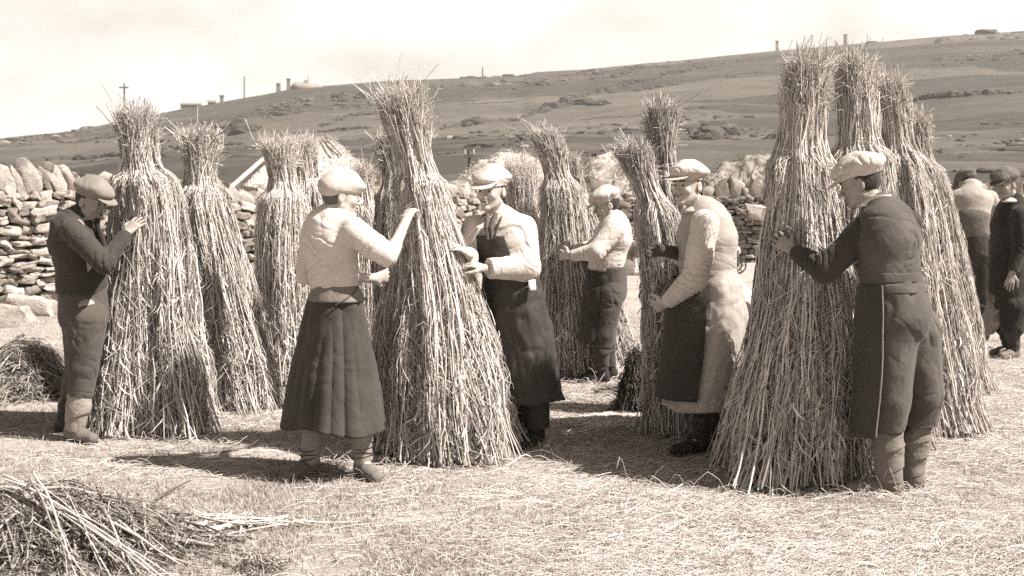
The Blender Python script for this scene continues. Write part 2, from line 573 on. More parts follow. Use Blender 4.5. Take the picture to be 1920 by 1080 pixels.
def ground_mat():
    m, t, b = new_mat('trodden_grass_ground')
    n1 = noise_node(t, 1.1, 6, rough=0.6)
    n2 = noise_node(t, 24, 6, stretch=(.6, 1, 1), rough=0.75)
    r1 = ramp(t, [(0.32, sep_col(.20)), (0.52, sep_col(.38)), (0.72, sep_col(.50))])
    r2 = ramp(t, [(0.25, sep_col(.10)), (0.70, sep_col(.55))])
    mx = t.nodes.new('ShaderNodeMix'); mx.data_type = 'RGBA'; mx.inputs[0].default_value = 0.5
    t.links.new(n1.outputs[0], r1.inputs[0]); t.links.new(n2.outputs[0], r2.inputs[0])
    t.links.new(r1.outputs[0], mx.inputs[6]); t.links.new(r2.outputs[0], mx.inputs[7])
    t.links.new(mx.outputs[2], b.inputs['Base Color'])
    bump(t, b, n2.outputs[0], 0.9, 0.03)
    b.inputs['Roughness'].default_value = 0.95
    return m

def hill_mat():
    m, t, b = new_mat('rough_hill_pasture')
    n1 = noise_node(t, 0.016, 5, stretch=(.5, 1.3, 1), rough=0.55)
    n2 = noise_node(t, 0.11, 6, stretch=(.6, 1.2, 1), rough=0.7)
    n3 = noise_node(t, 1.2, 5, rough=0.75)
    r1 = ramp(t, [(0.38, sep_col(.036)), (0.5, sep_col(.060)), (0.62, sep_col(.090))])
    r2 = ramp(t, [(0.38, sep_col(.026)), (0.50, sep_col(.062)), (0.68, sep_col(.12))])
    r3 = ramp(t, [(0.3, sep_col(.04)), (0.7, sep_col(.14))])
    a = t.nodes.new('ShaderNodeMix'); a.data_type = 'RGBA'; a.inputs[0].default_value = 0.5
    c = t.nodes.new('ShaderNodeMix'); c.data_type = 'RGBA'; c.inputs[0].default_value = 0.25
    for n_, r_ in ((n1, r1), (n2, r2), (n3, r3)):
        t.links.new(n_.outputs[0], r_.inputs[0])
    t.links.new(r1.outputs[0], a.inputs[6]); t.links.new(r2.outputs[0], a.inputs[7])
    t.links.new(a.outputs[2], c.inputs[6]); t.links.new(r3.outputs[0], c.inputs[7])
    vc = t.nodes.new('ShaderNodeTexCoord'); vm = t.nodes.new('ShaderNodeMapping'); vm.inputs['Scale'].default_value = (.35, 1.5, .0); vm.inputs['Rotation'].default_value = (0, 0, .10)
    vo = t.nodes.new('ShaderNodeTexVoronoi'); vo.inputs['Scale'].default_value = .022                # grazed and ungrazed strips of hill land
    vb = t.nodes.new('ShaderNodeRGBToBW'); vr = ramp(t, [(.25, (.66, .66, .66)), (.75, (1.35, 1.35, 1.35))])
    vx = t.nodes.new('ShaderNodeMix'); vx.data_type = 'RGBA'; vx.blend_type = 'MULTIPLY'; vx.inputs[0].default_value = 1.0
    wd = noise_node(t, .05, 3); wa = t.nodes.new('ShaderNodeVectorMath'); wa.operation = 'MULTIPLY_ADD'; wa.inputs[1].default_value = (16, 16, 0)
    t.links.new(wd.outputs['Color'], wa.inputs[0]); t.links.new(vc.outputs['Object'], wa.inputs[2]); t.links.new(wa.outputs[0], vm.inputs[0])
    t.links.new(vm.outputs[0], vo.inputs['Vector']); t.links.new(vo.outputs['Color'], vb.inputs[0]); t.links.new(vb.outputs[0], vr.inputs[0])
    t.links.new(c.outputs[2], vx.inputs[6]); t.links.new(vr.outputs[0], vx.inputs[7]); t.links.new(vx.outputs[2], b.inputs['Base Color'])
    bump(t, b, n2.outputs[0], 0.6, 1.2)
    b.inputs['Roughness'].default_value = 1.0
    return m

ys_near = np.concatenate([np.linspace(-12, 4, 20)[:-1], np.linspace(4, 20, 130)[:-1], np.geomspace(20, 44, 40)])
sheet('ground', ys_near, ground_mat())
sheet('hillside', np.concatenate([np.geomspace(44, 330, 150)[:-1], np.linspace(330, 460, 80)[:-1], np.geomspace(460, 620, 12)]), hill_mat())

def on_hill(u, v):
    """where the sight line of a picture position meets the hill"""
    ys = np.geomspace(46, 430, 1500)
    x = (u - U0) / F_PX * ys; z = CAM_H - (v - V0) / F_PX * ys
    hit = np.nonzero(ground_z(x, ys) >= z)[0]
    i = hit[0] if len(hit) else len(ys) - 1
    return A(x[i], ys[i], ground_z(x[i], ys[i]))

def cube_sphere(n=4):
    s = np.linspace(-1, 1, n + 1)
    vs, fs, off = [], [], 0
    for ax in range(3):
        for sg in (-1, 1):
            a, b_ = np.meshgrid(s, s, indexing='ij')
            p = np.zeros((n + 1, n + 1, 3)); p[..., ax] = sg; p[..., (ax + 1) % 3] = a; p[..., (ax + 2) % 3] = b_
            f = grid_faces(n + 1, n + 1) + off
            fs.append(f if sg > 0 else f[:, ::-1]); vs.append(p.reshape(-1, 3)); off += (n + 1) ** 2
    return np.concatenate(vs), np.concatenate(fs)
BUSH_V, BUSH_F = cube_sphere(3)
BUSH_V = nrm(BUSH_V)
# ---- hedge banks and turf dykes across the hill
BANKS = [
    ([(-40, 318), (120, 296), (300, 282), (420, 268)], 1.5, 'long dark hedge bank low on the hill behind the leftmost sheaves'),
    ([(-30, 262), (150, 268), (330, 232), (480, 220)], .8, 'faint thin turf dyke near the ridge at far left'),
    ([(390, 250), (440, 244), (485, 243)], 2.6, 'short thick clump of dark scrub above the second sheaf'),
    ([(600, 238), (700, 214), (760, 206), (960, 168), (1120, 152)], .9, 'thin turf dyke climbing right below the middle of the ridge'),
    ([(640, 186), (665, 180), (690, 184)], 2.2, 'small dark scrub patch under the ridge above the woman'),
    ([(830, 242), (900, 230), (1000, 214), (1110, 176), (1250, 142), (1420, 108)], 1.2, 'long dyke curving up to the ridge above the man in white shirt'),
    ([(820, 292), (900, 276), (960, 266), (1060, 256)], 1.6, 'dark hedge bank behind the grey insulator pole'),
    ([(1010, 204), (1080, 196), (1140, 194)], 1.8, 'rough dark scrub edge above the rocky outcrop'),
    ([(1270, 262), (1310, 250), (1340, 258)], 2.8, 'round dark gorse clump right of the pale capped sheaves'),
    ([(1312, 262), (1340, 250), (1378, 252)], 3.0, 'broad dark gorse clump above the smiling coated man'),
    ([(1060, 296), (1150, 292), (1190, 286)], 1.6, 'short dark hedge above the pale straw mound'),
    ([(1715, 188), (1800, 180), (1930, 172)], 1.5, 'upper dark bank on the right above the big sheaves'),
    ([(1755, 238), (1850, 226), (1940, 220)], 1.0, 'middle thin dyke on the right side of the hill'),
    ([(0, 285), (160, 262), (330, 240), (520, 205), (680, 172)], .7, 'long thin dyke running parallel to the ridge on the left half of the hill'),
    ([(480, 262), (620, 246), (700, 240)], .7, 'faint dyke behind the thatched hut roof'),
    ([(860, 196), (1000, 180), (1180, 172), (1330, 150), (1470, 128)], .6, 'faint dyke under the ridge between the central sheaf and the big stook'),
    ([(1080, 226), (1220, 214), (1400, 196)], .7, 'thin dyke above the gorse clumps in the middle of the hill'),
    ([(1690, 128), (1800, 118), (1930, 104)], .6, 'faint uppermost dyke near the ridge at far right'),
    ([(1735, 286), (1830, 278), (1960, 284)], 2.0, 'thick dark hedge low on the hill above the far right man'),
]
hedge_m = shade_mat('gorse_and_heather', .03, .09, rough=1.0, var=.4, scale=.6, bmp=.8, bscale=1.5)
for pts, hgt, lab in BANKS:
    P = np.array([on_hill(u, v) for u, v in pts])
    tt = np.linspace(0, len(P) - 1, 16 * len(P))
    Q = np.stack([np.interp(tt, np.arange(len(P)), P[:, k]) for k in range(3)], -1)
    for _ in range(8):
        Q[1:-1] = .25 * Q[:-2] + .5 * Q[1:-1] + .25 * Q[2:]
    scale_ = float(np.clip(np.mean(P[:, 1]) / 230, .35, 1.5))
    mb = MB(); r_h = np.random.default_rng(len(lab))
    ln_ = np.linalg.norm(np.diff(Q, axis=0), axis=1).sum()
    nb = int(np.clip(ln_ / (.42 * scale_), 20, 420))
    pos = r_h.uniform(0, 1, nb); gap = noise(np.stack([pos * ln_ / 14, 0 * pos, 0 * pos], -1), len(lab))
    ends = np.minimum(1, np.minimum(pos, 1 - pos) * 6) * .7 + .3
    size = hgt * scale_ * ends * np.clip(.34 + .38 * gap + r_h.normal(0, .12, nb), .07, .8)
    pr_ = np.linspace(0, pi, 7); rg = np.zeros((len(Q), 7, 3)); tp = np.minimum(1, np.minimum(np.arange(len(Q)), np.arange(len(Q))[::-1]) / 5.0)
    rg[:, :, 0] = Q[:, None, 0]; rg[:, :, 1] = Q[:, None, 1] + np.cos(pr_)[None] * hgt * scale_ * .8 * (.2 + .8 * tp)[:, None]
    rg[:, :, 2] = ground_z(rg[:, :, 0], rg[:, :, 1]) - .2 + np.sin(pr_)[None] * (.2 + hgt * scale_ * .28 * tp)[:, None]
    mb.add(rg.reshape(-1, 3), grid_faces(len(Q), 7), .45)
    for q_, sz in zip(pos, size):
        c_ = A(*[np.interp(q_, np.linspace(0, 1, len(Q)), Q[:, k]) for k in range(3)])
        c_[1] += r_h.normal() * hgt * scale_ * .5; c_[0] += r_h.normal() * .25
        c_[2] = float(ground_z(c_[0], c_[1])) + sz * .15
        v = BUSH_V + .5 * np.stack([noise(BUSH_V * 1.7 + r_h.uniform(0, 99), k) for k in range(3)], -1)
        mb.add(c_ + v * A(sz * r_h.uniform(.8, 1.7), sz, sz * r_h.uniform(.5, .9)), BUSH_F, r_h.uniform(.2, .8))
    o = mb.build('hedge_bank', hedge_m)
    tag(o, lab, 'hedge', 'banks and hedges across the hillside')

# ---- scattered heather, rushes and rocks on the slope (nobody could count them)
r_h = np.random.default_rng(77); mb = MB(); mr_ = MB()
ns = 9000
ys_ = r_h.uniform(60, 428, ns); xs_ = (r_h.uniform(-150, 2080, ns) - U0) / F_PX * ys_
dn = fbm(np.stack([xs_ * .022, ys_ * .03, 0 * xs_], -1), 14, 3) + .35 * noise(np.stack([xs_ * .15, ys_ * .15, 0 * xs_], -1), 15)
for x, y, d_ in zip(xs_, ys_, dn):
    if d_ < .42 or len(mb.v) > 1500: continue
    sz = r_h.gamma(3, .11) * (.4 + .6 * y / 250)
    v = BUSH_V + .5 * np.stack([noise(BUSH_V * 1.7 + r_h.uniform(0, 99), k) for k in range(3)], -1)
    (mr_ if r_h.random() < .06 else mb).add(A(x, y, float(ground_z(x, y)) + sz * .1) + v * A(sz * r_h.uniform(1, 2.4), sz, sz * .55), BUSH_F, r_h.uniform(.1, 1))
tag(mb.build('hill_heather', shade_mat('heather', .05, .13, rough=1, var=.3, scale=.6)), kind='stuff')
tag(mr_.build('hill_rocks', shade_mat('lichened_rock', .12, .3, rough=1, var=.3, scale=.6)), kind='stuff')

# ---- things on the skyline and poles
def box_v(c, sx, sy, sz, taper=1.0):
    x, y = sx / 2, sy / 2
    b = [(-x, -y), (x, -y), (x, y), (-x, y)]
    v = [(c[0] + p[0], c[1] + p[1], c[2]) for p in b] + [(c[0] + p[0] * taper, c[1] + p[1] * taper, c[2] + sz) for p in b]
    f = [(0, 3, 2, 1), (4, 5, 6, 7), (0, 1, 5, 4), (1, 2, 6, 5), (2, 3, 7, 6), (3, 0, 4, 7)]
    return np.array(v), np.array(f)

far_stone = shade_mat('distant_masonry', .16, .34, rough=1, var=.3, scale=.8, bmp=.4, bscale=2)  # tones lifted: the haze over far masonry is put into its colour
def ridge_at(u, dy=-3.0):
    x = (u - U0) / F_PX * (Y_RIDGE + dy)
    return A(x, Y_RIDGE + dy, float(ground_z(x, Y_RIDGE + dy)))
def px(n, Y=Y_RIDGE):
    return n * Y / F_PX

def tower(u, w, h, lab, cap_=1.0, group='stone stacks on the skyline'):
    b = ridge_at(u)
    t = thing('stone_tower', lab, 'tower', b, group)
    mb = MB(); mb.add(*box_v(b - A(0, 0, 1.5), px(w), px(w), px(h) + 1.5, .86), .35)
    mb.build('shaft', far_stone, t, False)
    mb = MB(); mb.add(*box_v(b + A(0, 0, px(h)), px(w) * 1.02 * cap_, px(w) * cap_, px(2.5)), .5)
    mb.build('cap', far_stone, t, False)
tower(522, 8, 14, 'squat stone tower leaning against the skyline mound, left of the taller tower')
tower(541, 7, 19, 'taller stone tower on the skyline beside the ruined mound', 1.1)
tower(416, 7, 11, 'lone small stone tower between the long shed and the ruin', 1.2)
tower(1457, 5, 17, 'slim square pillar on the ridge left of the big stook top')
tower(1585, 6, 18, 'slim square pillar on the ridge above the big stook')

def house(u, w, h, roof, lab, name='stone_shed', dyy=-4):
    b = ridge_at(u, dyy)
    t = thing(name, lab, 'building', b)
    wd, dp, hg = px(w), px(w) * .5, px(h)
    mb = MB(); mb.add(*box_v(b - A(0, 0, 1.5), wd, dp, hg + 1.5), .3); mb.build('wall', far_stone, t, False)
    rz = b[2] + hg; ov = .3; x0, x1 = b[0] - wd / 2 - ov, b[0] + wd / 2 + ov; y0, y1 = b[1] - dp / 2 - ov, b[1] + dp / 2 + ov
    rh = px(roof)
    v = [(x0, y0, rz), (x1, y0, rz), (x1, y1, rz), (x0, y1, rz), (x0, b[1], rz + rh), (x1, b[1], rz + rh)]
    mb = MB(); mb.add(v, [(0, 1, 5, 4), (2, 3, 4, 5), (3, 2, 1, 0)], .25); mb.add(v, [(1, 2, 5), (3, 0, 4)], .25)
    mb.build('roof', far_stone, t, False)
house(358, 34, 6, 4, 'long low shed on the skyline behind the second sheaf')
house(397, 13, 4, 4, 'tiny hut on the skyline just left of the lone tower')
b = ridge_at(572, -5)
t = thing('ruined_mound', 'rounded ruin mound on the skyline with a small turret and flagstaff', 'ruin', b)
fd = Field(.12)
fd.ell(b + A(0, 0, -.3), (px(27), 3.2, px(11)), k=.5)
fd.ell(b + A(-px(12), -1, .2), (px(12), 2, px(8)), k=.5); fd.ell(b + A(px(18), 0, 0), (px(14), 2, px(6)), k=.5)
fd.ops = [(a_, (b_[0] - .6, b_[1] + .6), .4, s_) for a_, b_, k_, s_ in fd.ops]
fd.lo -= .5; fd.hi += .5
field_obj(fd, 'earthwork', far_stone, t)
mb = MB(); mb.add(*box_v(b + A(.5, -1, px(8)), px(9), px(9), px(6), .7), .4); mb.build('turret', far_stone, t, False)
mb = MB(); add_tubes(mb, np.array([[b + A(1.2, -1, px(10)), b + A(1.2, -1, px(22))]]), .09, .4); mb.build('flagstaff', M['pole'], t)

def pole(p, h, r, lab, arms=(), group='poles along the hill', knobs=False):
    t = thing('telegraph_pole', lab, 'pole', p, group)
    mb = MB(); add_tubes(mb, np.array([[p - A(0, 0, .3), p + A(0, 0, h * .5), p + A(0, 0, h)]]), np.array([[r, r * .9, r * .75]]), .4, 8)
    mb.build('shaft', M['pole'], t)
    for z, w in arms:
        mb = MB(); v, f = box_v(p + A(0, -r * 1.4, z), w, r * 1.2, r * 1.4); mb.add(v, f, .4); c = mb.build('crossarm', M['pole'], t, False)
        if knobs:
            for sx in (-.42, .42):
                mb = MB(); q = p + A(sx * w, -r * 1.4, z + r * 1.4); add_tubes(mb, np.array([[q, q + A(0, 0, .1), q + A(0, 0, .2)]]), np.array([[.03, .04, .02]]), .8, 6)
                mb.build('insulator', M['sack'], c)
for u, v0, v1, Y, arms, lab in ((233, 156, 226, 300, ((9.0, 1.6),), 'tall telegraph pole with a crossarm above the leftmost sheaf'),
                                (458, 143, 188, 400, (), 'bare thin pole on the skyline left of the ruin'),
                                (905, 126, 148, 410, (), 'short faint pole on the skyline above the white shirted man'),
                                (34, 262, 292, 330, (), 'very faint low pole at the far left of the hill')):
    p = W(u, v0, Y); x = p[0]; zg = float(ground_z(x, Y)); pole(A(x, Y, zg), p[2] - zg, .24 if Y > 250 else .12, lab, [(p[2] - zg - 1.2, 2.2)] if arms else ())
Yp = 52.0
p = W(880, 281, Yp); pole(A(p[0], Yp, float(ground_z(p[0], Yp))), p[2] - float(ground_z(p[0], Yp)), .085, 'weathered pole with insulators above the wall left of the flat cap', [(p[2] - float(ground_z(p[0], Yp)) - .3, .42)], knobs=True)

# ---- thatched hut, haycocks and heaps beyond the wall
def add_fuzz(mb, P, Nrm, n, ln, r, shade, droop=.0):
    i = rng.integers(0, len(P), n)
    b = P[i] + rng.normal(size=(n, 3)) * .02
    d = nrm(Nrm[i] * .5 + rng.normal(size=(n, 3)) * .8 + A(0, 0, -droop))
    l_ = ln * rng.uniform(.5, 1.4, n)
    K = np.linspace(0, 1, 4)[None, :, None]
    path = b[:, None] + d[:, None] * l_[:, None, None] * K + A(0, 0, -1) * (K ** 2) * (l_ * .3)[:, None, None]
    add_tubes(mb, path, r * rng.uniform(.6, 1.3, (n, 1)), rng.uniform(*shade, n), 3)

YH = 40.0
t = thing('thatched_hut', 'pale thatched hut with a hipped roof rising behind the wall', 'hut', W(575, 376, YH) * A(1, 1, 0))
p0 = W(575, 345, YH)
gz = float(ground_z(p0[0], YH))
def hut_ring(du0, du1, v_, dy0, dy1):
    z = W(0, v_, YH)[2]
    x0, x1 = W(du0, 0, YH)[0], W(du1, 0, YH)[0]
    return A(x0, YH + dy0, z), A(x1, YH + dy0, z), A(x1, YH + dy1, z), A(x0, YH + dy1, z)
e = hut_ring(468, 712, 352, -1.2, 2.6); r_ = hut_ring(530, 612, 258, .6, .9)
mb = MB()
def quad_grid(a, b_, c, d, n=14):
    s = np.linspace(0, 1, n)
    g = (a[None, None] * (1 - s)[:, None, None] * (1 - s)[None, :, None] + b_[None, None] * s[:, None, None] * (1 - s)[None, :, None]
         + c[None, None] * s[:, None, None] * s[None, :, None] + d[None, None] * (1 - s)[:, None, None] * s[None, :, None])
    return g
def roof_face(a, b_, c, d, sag=.05):
    g = quad_grid(a, b_, c, d)
    g = g + sag * np.stack([fbm(g * 2.2, 40 + k, 3) for k in range(3)], -1)
    mb.add(g.reshape(-1, 3), grid_faces(14, 14), .6)
    n = np.cross(b_ - a, d - a); n = nrm(n)
    add_fuzz(mb, g.reshape(-1, 3), np.broadcast_to(n * .2, (196, 3)), 1600, .22, .008, (.2, .9), 1.2)
roof_face(e[0], e[1], r_[1], r_[0]); roof_face(e[1], e[2], r_[2], r_[1]); roof_face(e[2], e[3], r_[3], r_[2]); roof_face(e[3], e[0], r_[0], r_[3]); roof_face(r_[0], r_[1], r_[2], r_[3])
mb.build('thatch_roof', M['thatch'], t)
mb = MB(); v, f = box_v(A((e[0][0] + e[1][0]) / 2, YH + .7, gz - .2), (e[1][0] - e[0][0]) * .9, 3.2, e[0][2] - gz + .15); mb.add(v, f, .3); mb.build('wall', M['stone'], t, False)
for k, q in enumerate((.80, .9)):
    mb = MB(); s0 = r_[0] + (r_[1] - r_[0]) * q + A(0, -.05, .03); s1 = s0 + ((e[0] + (e[1] - e[0]) * (q + .06)) - s0) * .38 + A(0, -.06, .03)
    add_tubes(mb, np.array([[s0, (s0 + s1) / 2, s1]]), .022, .1, 5); mb.build('roof_rope', M['wood'], t)
# gable pole of the hut: the pale rafter running down to the wall at its left
mb = MB(); g0, g1 = W(448, 338, YH - 1.5), W(530, 266, YH - .2); add_tubes(mb, np.array([[g0 + (g0 - g1) * .3, (g0 + g1) / 2, g1]]), .07, .85, 6); mb.build('rafter', M['thatch'], t)

def heap(name, lab, cat, pts, Y, depth, mat, fuzz=900, fl=.22, fr=.012, shade=(.25, .95), group=None, h=.05, seed=0):
    """mound from its outline: list of (u, v) crest points"""
    c = W(np.mean([p[0] for p in pts]), 0, Y); g = float(ground_z(c[0], Y))
    t = thing(name, lab, cat, (c[0], Y, g), group)
    fd = Field(h)
    for (u, v) in pts:
        p = W(u, v, Y + rng.uniform(-.2, .2) * depth); zt = p[2]
        fd.ell(A(p[0], p[1], g - .1), (max(.3, (zt - g) * .75), depth * rng.uniform(.6, 1), zt - g + .1), k=.15)
    vv, ff = fd.mesh()
    nn = vnormals(vv, ff)
    vv = vv + nn * (.10 * fbm(vv * 2.5, seed, 3) * min(1, h * 20))[:, None]
    mb = MB(); mb.add(vv, ff, .5); mb.build('heap_body', mat, t)
    mb = MB(); add_fuzz(mb, vv, nn, fuzz, fl, fr, shade, .35); mb.build('loose_stalks', mat, t)
    return t
heap('haycock', 'pale pointed haycock behind the wall and the leaning pale sheaf', 'haystack', [(925, 322), (950, 292), (962, 286), (985, 300), (1010, 325)], 33, 1.0, M['thatch'], 4000, .2, .008)
heap('straw_mound', 'sloping pale straw mound beyond the wall behind the bent capped man', 'haystack', [(1100, 338), (1125, 312), (1160, 286), (1185, 278), (1225, 300), (1250, 330)], 36, 1.2, M['thatch'], 5000, .2, .008)
heap('hay_mound', 'long grey hay mound beyond the wall right of the smiling man', 'haystack', [(1350, 322), (1385, 300), (1420, 292), (1470, 290), (1520, 300), (1570, 318)], 46, 1.6, shade_mat('old_hay', .10, .36, rough=1, var=.3, scale=4, bmp=.8, bscale=6), 2600, .3, .014, (.1, .9))

# ------------------------------------------------------------------ dry-stone wall
CS_V, CS_F = cube_sphere(5)
CS_V = CS_V / (np.sum(np.abs(CS_V) ** 8, 1) ** (1 / 8))[:, None]     # a block with worn edges

def add_stone(mb, c, dims, ex, ey, ez, shade, sd):
    v = CS_V.copy()
    n = np.stack([noise(v * 1.15 + sd * 7.3 + k * 31.7, 77) for k in range(3)], -1)
    n2 = np.stack([noise(v * 2.9 + sd * 3.1 + k * 17.7, 78) for k in range(3)], -1)
    v = v + n * A(.34, .22, .38) + n2 * A(.09, .10, .12)
    r = np.random.default_rng(sd)
    v[:, 2] += v[:, 0] * r.normal() * .22; v[:, 0] += v[:, 2] * r.normal() * .22
    v = v * (np.asarray(dims) / 2)
    mb.add(c + v[:, :1] * ex + v[:, 1:2] * ey + v[:, 2:] * ez, CS_F, shade)

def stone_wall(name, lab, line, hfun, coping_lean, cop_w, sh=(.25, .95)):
    line = np.array(line, float)
    seg = np.linalg.norm(np.diff(line, axis=0), axis=1); cum = np.concatenate([[0], np.cumsum(seg)])
    def at(s):
        x = np.interp(s, cum, line[:, 0]); y = np.interp(s, cum, line[:, 1])
        x2 = np.interp(s + .05, cum, line[:, 0]); y2 = np.interp(s + .05, cum, line[:, 1])
        x1 = np.interp(s - .05, cum, line[:, 0]); y1 = np.interp(s - .05, cum, line[:, 1])
        ex = nrm(A(x2 - x1, y2 - y1, 0))
        return A(x, y, 0), ex, A(ex[1], -ex[0], 0)           # along, towards the camera
    t = thing(name, lab, 'wall', (line[0][0], line[0][1], 0))
    mb = MB(); sd = len(lab) * 1000
    z = -.05; row = 0
    Lt = cum[-1]
    while z < 1.65:
        h_ = rng.uniform(.055, .12) * (1.25 if z < .15 else 1)
        s = rng.uniform(-.2, 0)
        while s < Lt:
            w = rng.uniform(.10, .32) * (1.15 if h_ > .12 else 1)
            top = hfun(s) - .04
            if z < top:
                c, ex, ey = at(s + w / 2)
                tt_ = rng.normal() * .10
                e1 = nrm(ex + A(0, 0, tt_)); e3 = nrm(np.cross(e1, ey)); e3 = e3 if e3[2] > 0 else -e3
                hs = h_ * rng.uniform(.9, 1.2)
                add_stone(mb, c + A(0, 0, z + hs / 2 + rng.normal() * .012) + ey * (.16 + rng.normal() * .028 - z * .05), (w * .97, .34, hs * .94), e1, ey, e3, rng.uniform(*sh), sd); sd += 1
            s += w * 1.0
        z += h_ * .97
    mb.build('stonework', M['stone'], t)
    mb = MB()
    n_ = max(2, int(Lt / .3)); ss = np.linspace(0, Lt, n_)
    ring = np.zeros((n_, 4, 3))
    for i, s in enumerate(ss):
        c, ex, ey = at(s); hh_ = hfun(s) - .12
        ring[i] = [c + ey * .20 - A(0, 0, .1), c + ey * .10 + A(0, 0, hh_), c - ey * .12 + A(0, 0, hh_), c - ey * .22 - A(0, 0, .1)]
    mb.add(ring.reshape(-1, 3), grid_faces(n_, 4), .05); mb.build('rubble_core', M['stone'], t)  # core toned very dark: shade of the stone gaps painted into its colour
    s = 0.0
    count = 0
    while s < Lt and count < 98:
        w = rng.uniform(*cop_w)
        c, ex, ey = at(s + w / 2)
        lean = coping_lean + rng.normal() * .22
        e3 = nrm(A(0, 0, 1) * cos(lean) - ex * sin(lean)); e1 = nrm(np.cross(ey, e3)); e1 = e1 if np.dot(e1, ex) > 0 else -e1
        hs = rng.uniform(.22, .40)
        m2 = MB()
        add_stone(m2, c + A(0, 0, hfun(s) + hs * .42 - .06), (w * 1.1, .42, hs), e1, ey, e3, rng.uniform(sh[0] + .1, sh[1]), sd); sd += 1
        m2.build('coping_stone', M['stone'], t)
        s += w; count += 1
    return t

stone_wall('field_wall', 'sunlit dry-stone wall running back from the left edge, upright stones on top',
           [W(-170, 0, 15.0)[:2], W(100, 0, 16.2)[:2], W(480, 0, 19.0)[:2], W(905, 0, 23.5)[:2]],
           lambda s: 1.38 + .10 * math.sin(s * .9) - .012 * s, .55, (.10, .22))
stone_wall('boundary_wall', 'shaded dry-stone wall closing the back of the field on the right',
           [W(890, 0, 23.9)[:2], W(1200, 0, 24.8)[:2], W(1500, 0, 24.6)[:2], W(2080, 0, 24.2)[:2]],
           lambda s: 1.30 + .06 * math.sin(s * 1.1), -.12, (.15, .3), sh=(.12, .75))  # lower stone tones put part of this wall's shade into its colour
mb = MB()
c_ = W(1428, 400, 24.2); add_stone(mb, c_, (.48, .2, .26), A(1, 0, -.05), A(0, -1, 0), A(.05, 0, 1), .98, 5)
tag(mb.build('pale_slab', M['stone']), 'large pale slab set in the shaded wall left of the big stook', 'stone')
# fallen stones at the foot of the wall
for k, (u, v, sz) in enumerate(((18, 600, .42), (62, 590, .5), (95, 588, .3), (-20, 612, .5), (122, 585, .25))):
    Y = 3840 / (v - 335); m2 = MB()
    add_stone(m2, A(W(u, 0, Y)[0], Y, sz * .16), (sz, sz * .8, sz * .5), nrm(A(1, .2 * k, 0)), nrm(A(.2 * k, -1, 0)), A(0, 0, 1), rng.uniform(.5, .9), 900 + k)
    tag(m2.build('fallen_stone', M['stone']), ['flat fallen stone at the left foot of the wall', 'big fallen stone behind the dark jacketed man at the wall foot', 'small fallen stone by the wall nearest the dark jacketed man', 'fallen stone half outside the left edge of the photo', 'smallest fallen stone hidden by the dark jacketed man'][k], 'stone', 'stones fallen from the wall')
SHEAVES, LITTER, PEOPLE = True, True, True

